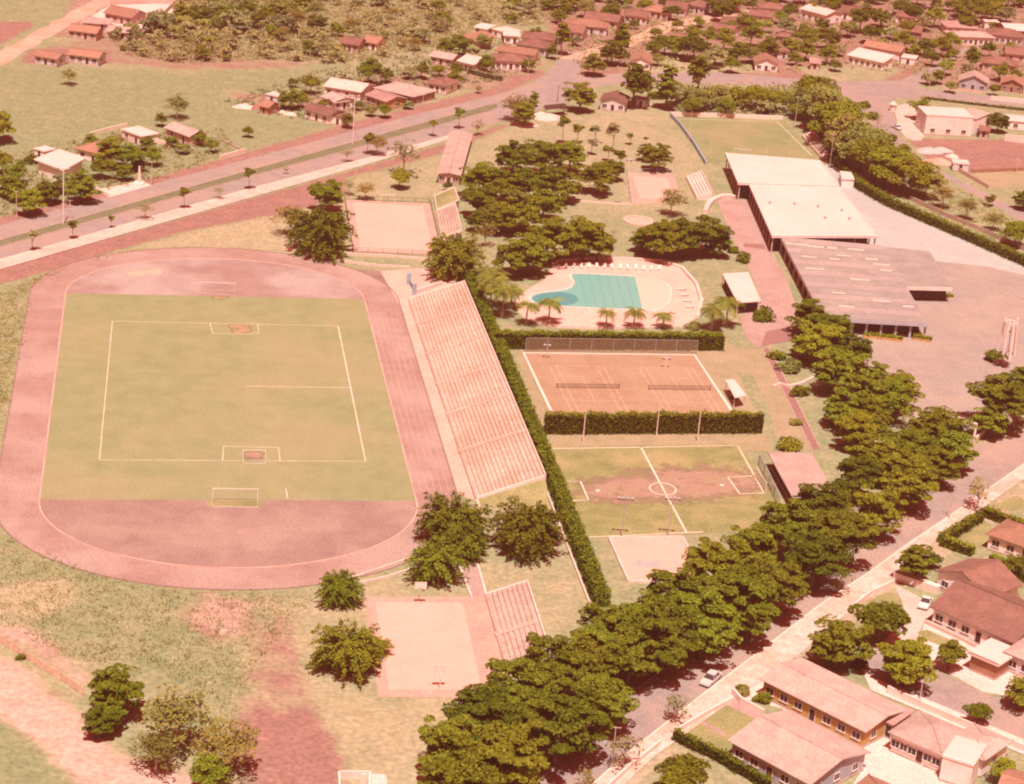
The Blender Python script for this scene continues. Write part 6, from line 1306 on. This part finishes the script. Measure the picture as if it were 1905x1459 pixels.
NE2 = [(1205, 150, 13), (1215, 90, 13), (1225, 110, 10), (1310, 118, 12), (1360, 118, 12), (1400, 100, 14), (1480, 110, 12), (1540, 100, 14), (1555, 120, 10), (1700, 95, 13), (1735, 105, 12), (1690, 50, 14), (1640, 80, 12), (1840, 90, 11), (1880, 90, 12), (1800, 128, 11), (1850, 165, 9), (1770, 160, 10), (1520, 20, 14), (1470, 20, 12), (1360, 50, 13), (1300, 40, 10), (1260, 45, 9), (1220, 60, 9), (1180, 45, 9), (1140, 20, 14), (1090, 15, 14), (1070, 75, 10), (1000, 65, 11), (985, 120, 11), (880, 95, 14), (830, 88, 14), (815, 130, 10), (760, 135, 12), (720, 140, 10), (665, 195, 8), (640, 150, 10), (600, 195, 8), (690, 205, 9), (760, 195, 8), (850, 130, 12), (900, 75, 12), (1040, 30, 13), (1250, 20, 12), (1200, 10, 12)]
for i, (x, y, r_) in enumerate(NE2): tree(('scrub', 'garden', 'hedge_tree')[i % 3], x, y, r_ * 1.2, 'low leafy yard tree squeezed between the houses above the roads', 'yard trees of the settlement')
for i, (x, y, r_) in enumerate([(190, 310, 16), (230, 320, 15), (120, 340, 20), (170, 262, 11), (90, 355, 22), (20, 345, 22), (5, 300, 16), (275, 265, 13), (340, 275, 12), (395, 270, 10), (320, 262, 11), (215, 262, 14), (30, 320, 18), (260, 305, 12)]): tree(('garden', 'park', 'scrub')[i % 3], x, y, r_ * 1.2, 'leafy garden tree among the houses between meadow and avenue', 'garden trees by the meadow')
rf = random.Random(5)
for i in range(46):
    x = 1030 + i * 20 + rf.uniform(-8, 8); tree(('scrub', 'park', 'garden')[i % 3], x, rf.uniform(-22, 6) if x < 1500 else rf.uniform(-14, 12), rf.uniform(13, 22), 'tree of the far belt beyond the last houses', 'far belt of trees')
# undergrowth and weeds nobody could count
def tufts(name, label, cat, poly, n, size, hgt, mat, seed, gaps=None):
    rng = np.random.default_rng(seed); pts = []
    xs = [p[0] for p in poly]; ys = [p[1] for p in poly]
    while len(pts) < n:
        x, y = rng.uniform(min(xs), max(xs)), rng.uniform(min(ys), max(ys))
        if inside((x, y), poly):
            c = P(x, y); k = rng.integers(3, 9)
            for _ in range(k): pts.append((c.x + rng.normal(0, .5), c.y + rng.normal(0, .5), abs(rng.normal(.15, hgt))))
    q_ = np.array(pts[:n]); V, F = leaves(q_, np.tile([0, 0, .6], (n, 1)), size, rng, 1.8, .9)
    return tag(put(name, quick_mesh(name, V, F, mat)), label, cat, kind='stuff')
tufts('undergrowth', 'loose undergrowth between the trees of the northern woodland', 'undergrowth', SCR, 42000, .36, .6, 'leaf_scrub', 1)
tufts('garden_growth', 'low garden growth between the houses of the settlement', 'undergrowth', [(1060, -20), (1960, -30), (1905, 165), (1700, 140), (1560, 125), (1480, 135), (1090, 130), (1050, 100)], 14000, .5, .5, 'leaf_scrub', 11)
tufts('garden_growth', 'low garden growth round the houses above the avenue', 'undergrowth', [(420, 190), (600, 130), (1000, 60), (1010, 120), (930, 150), (760, 185), (640, 220), (560, 225)], 6000, .42, .4, 'leaf_scrub', 12)
tufts('garden_growth', 'low garden growth round the diamond-roofed house', 'undergrowth', [(-20, 300), (200, 250), (420, 240), (440, 290), (290, 335), (180, 360), (60, 395), (-20, 410)], 5000, .36, .4, 'leaf_scrub', 13)
tufts('weeds', 'rank weeds on the waste ground below the track', 'weeds', [(-20, 985), (80, 1030), (200, 1075), (330, 1098), (500, 1104), (600, 1110), (480, 1230), (440, 1340), (260, 1230), (140, 1230), (-20, 1150)], 7000, .17, .12, 'leaf_pale', 2)
tufts('weeds', 'weeds along the outer edge of the track by the avenue', 'weeds', [(-20, 560), (90, 508), (220, 470), (260, 466), (120, 498), (60, 540), (10, 760), (-20, 850)], 3500, .2, .18, 'leaf_pale', 3)
tufts('verge_grass', 'rough grass tufts on the hill road verge', 'grass', [(1600, 200), (1640, 215), (1670, 275), (1760, 335), (1880, 405), (1905, 430), (1905, 470), (1720, 395), (1620, 320)], 3000, .3, .3, 'leaf_pale', 4)
tufts('thicket', 'tangled low thicket behind the distant pitch', 'undergrowth', [(1255, 165), (1500, 165), (1510, 215), (1460, 216), (1260, 212)], 5000, .5, .9, 'leaf_scrub', 5)
tufts('weeds', 'weeds along the street verge beneath the tall trees', 'weeds', [(1010, 1459), (1200, 1290), (1420, 1180), (1640, 1010), (1760, 900), (1740, 880), (1500, 1010), (1180, 1240)], 3000, .18, .15, 'leaf_pale', 6)

# ================================================================ HAZE
if HAZE:
    hz = MB().box((0, 470, 79), (1000, 960, 162)).build('haze', None)
    m = bpy.data.materials.new('haze_air'); m.use_nodes = True; nt = m.node_tree; nt.nodes.clear()
    vo = nt.nodes.new('ShaderNodeVolumePrincipled'); vo.inputs['Color'].default_value = HAZE['color']; vo.inputs['Density'].default_value = HAZE['density']; vo.inputs['Anisotropy'].default_value = 0.0
    oo = nt.nodes.new('ShaderNodeOutputMaterial'); nt.links.new(vo.outputs[0], oo.inputs['Volume']); hz.data.materials.append(m)
    tag(hz, 'thin pale haze filling the air over the whole place', 'haze', kind='stuff')
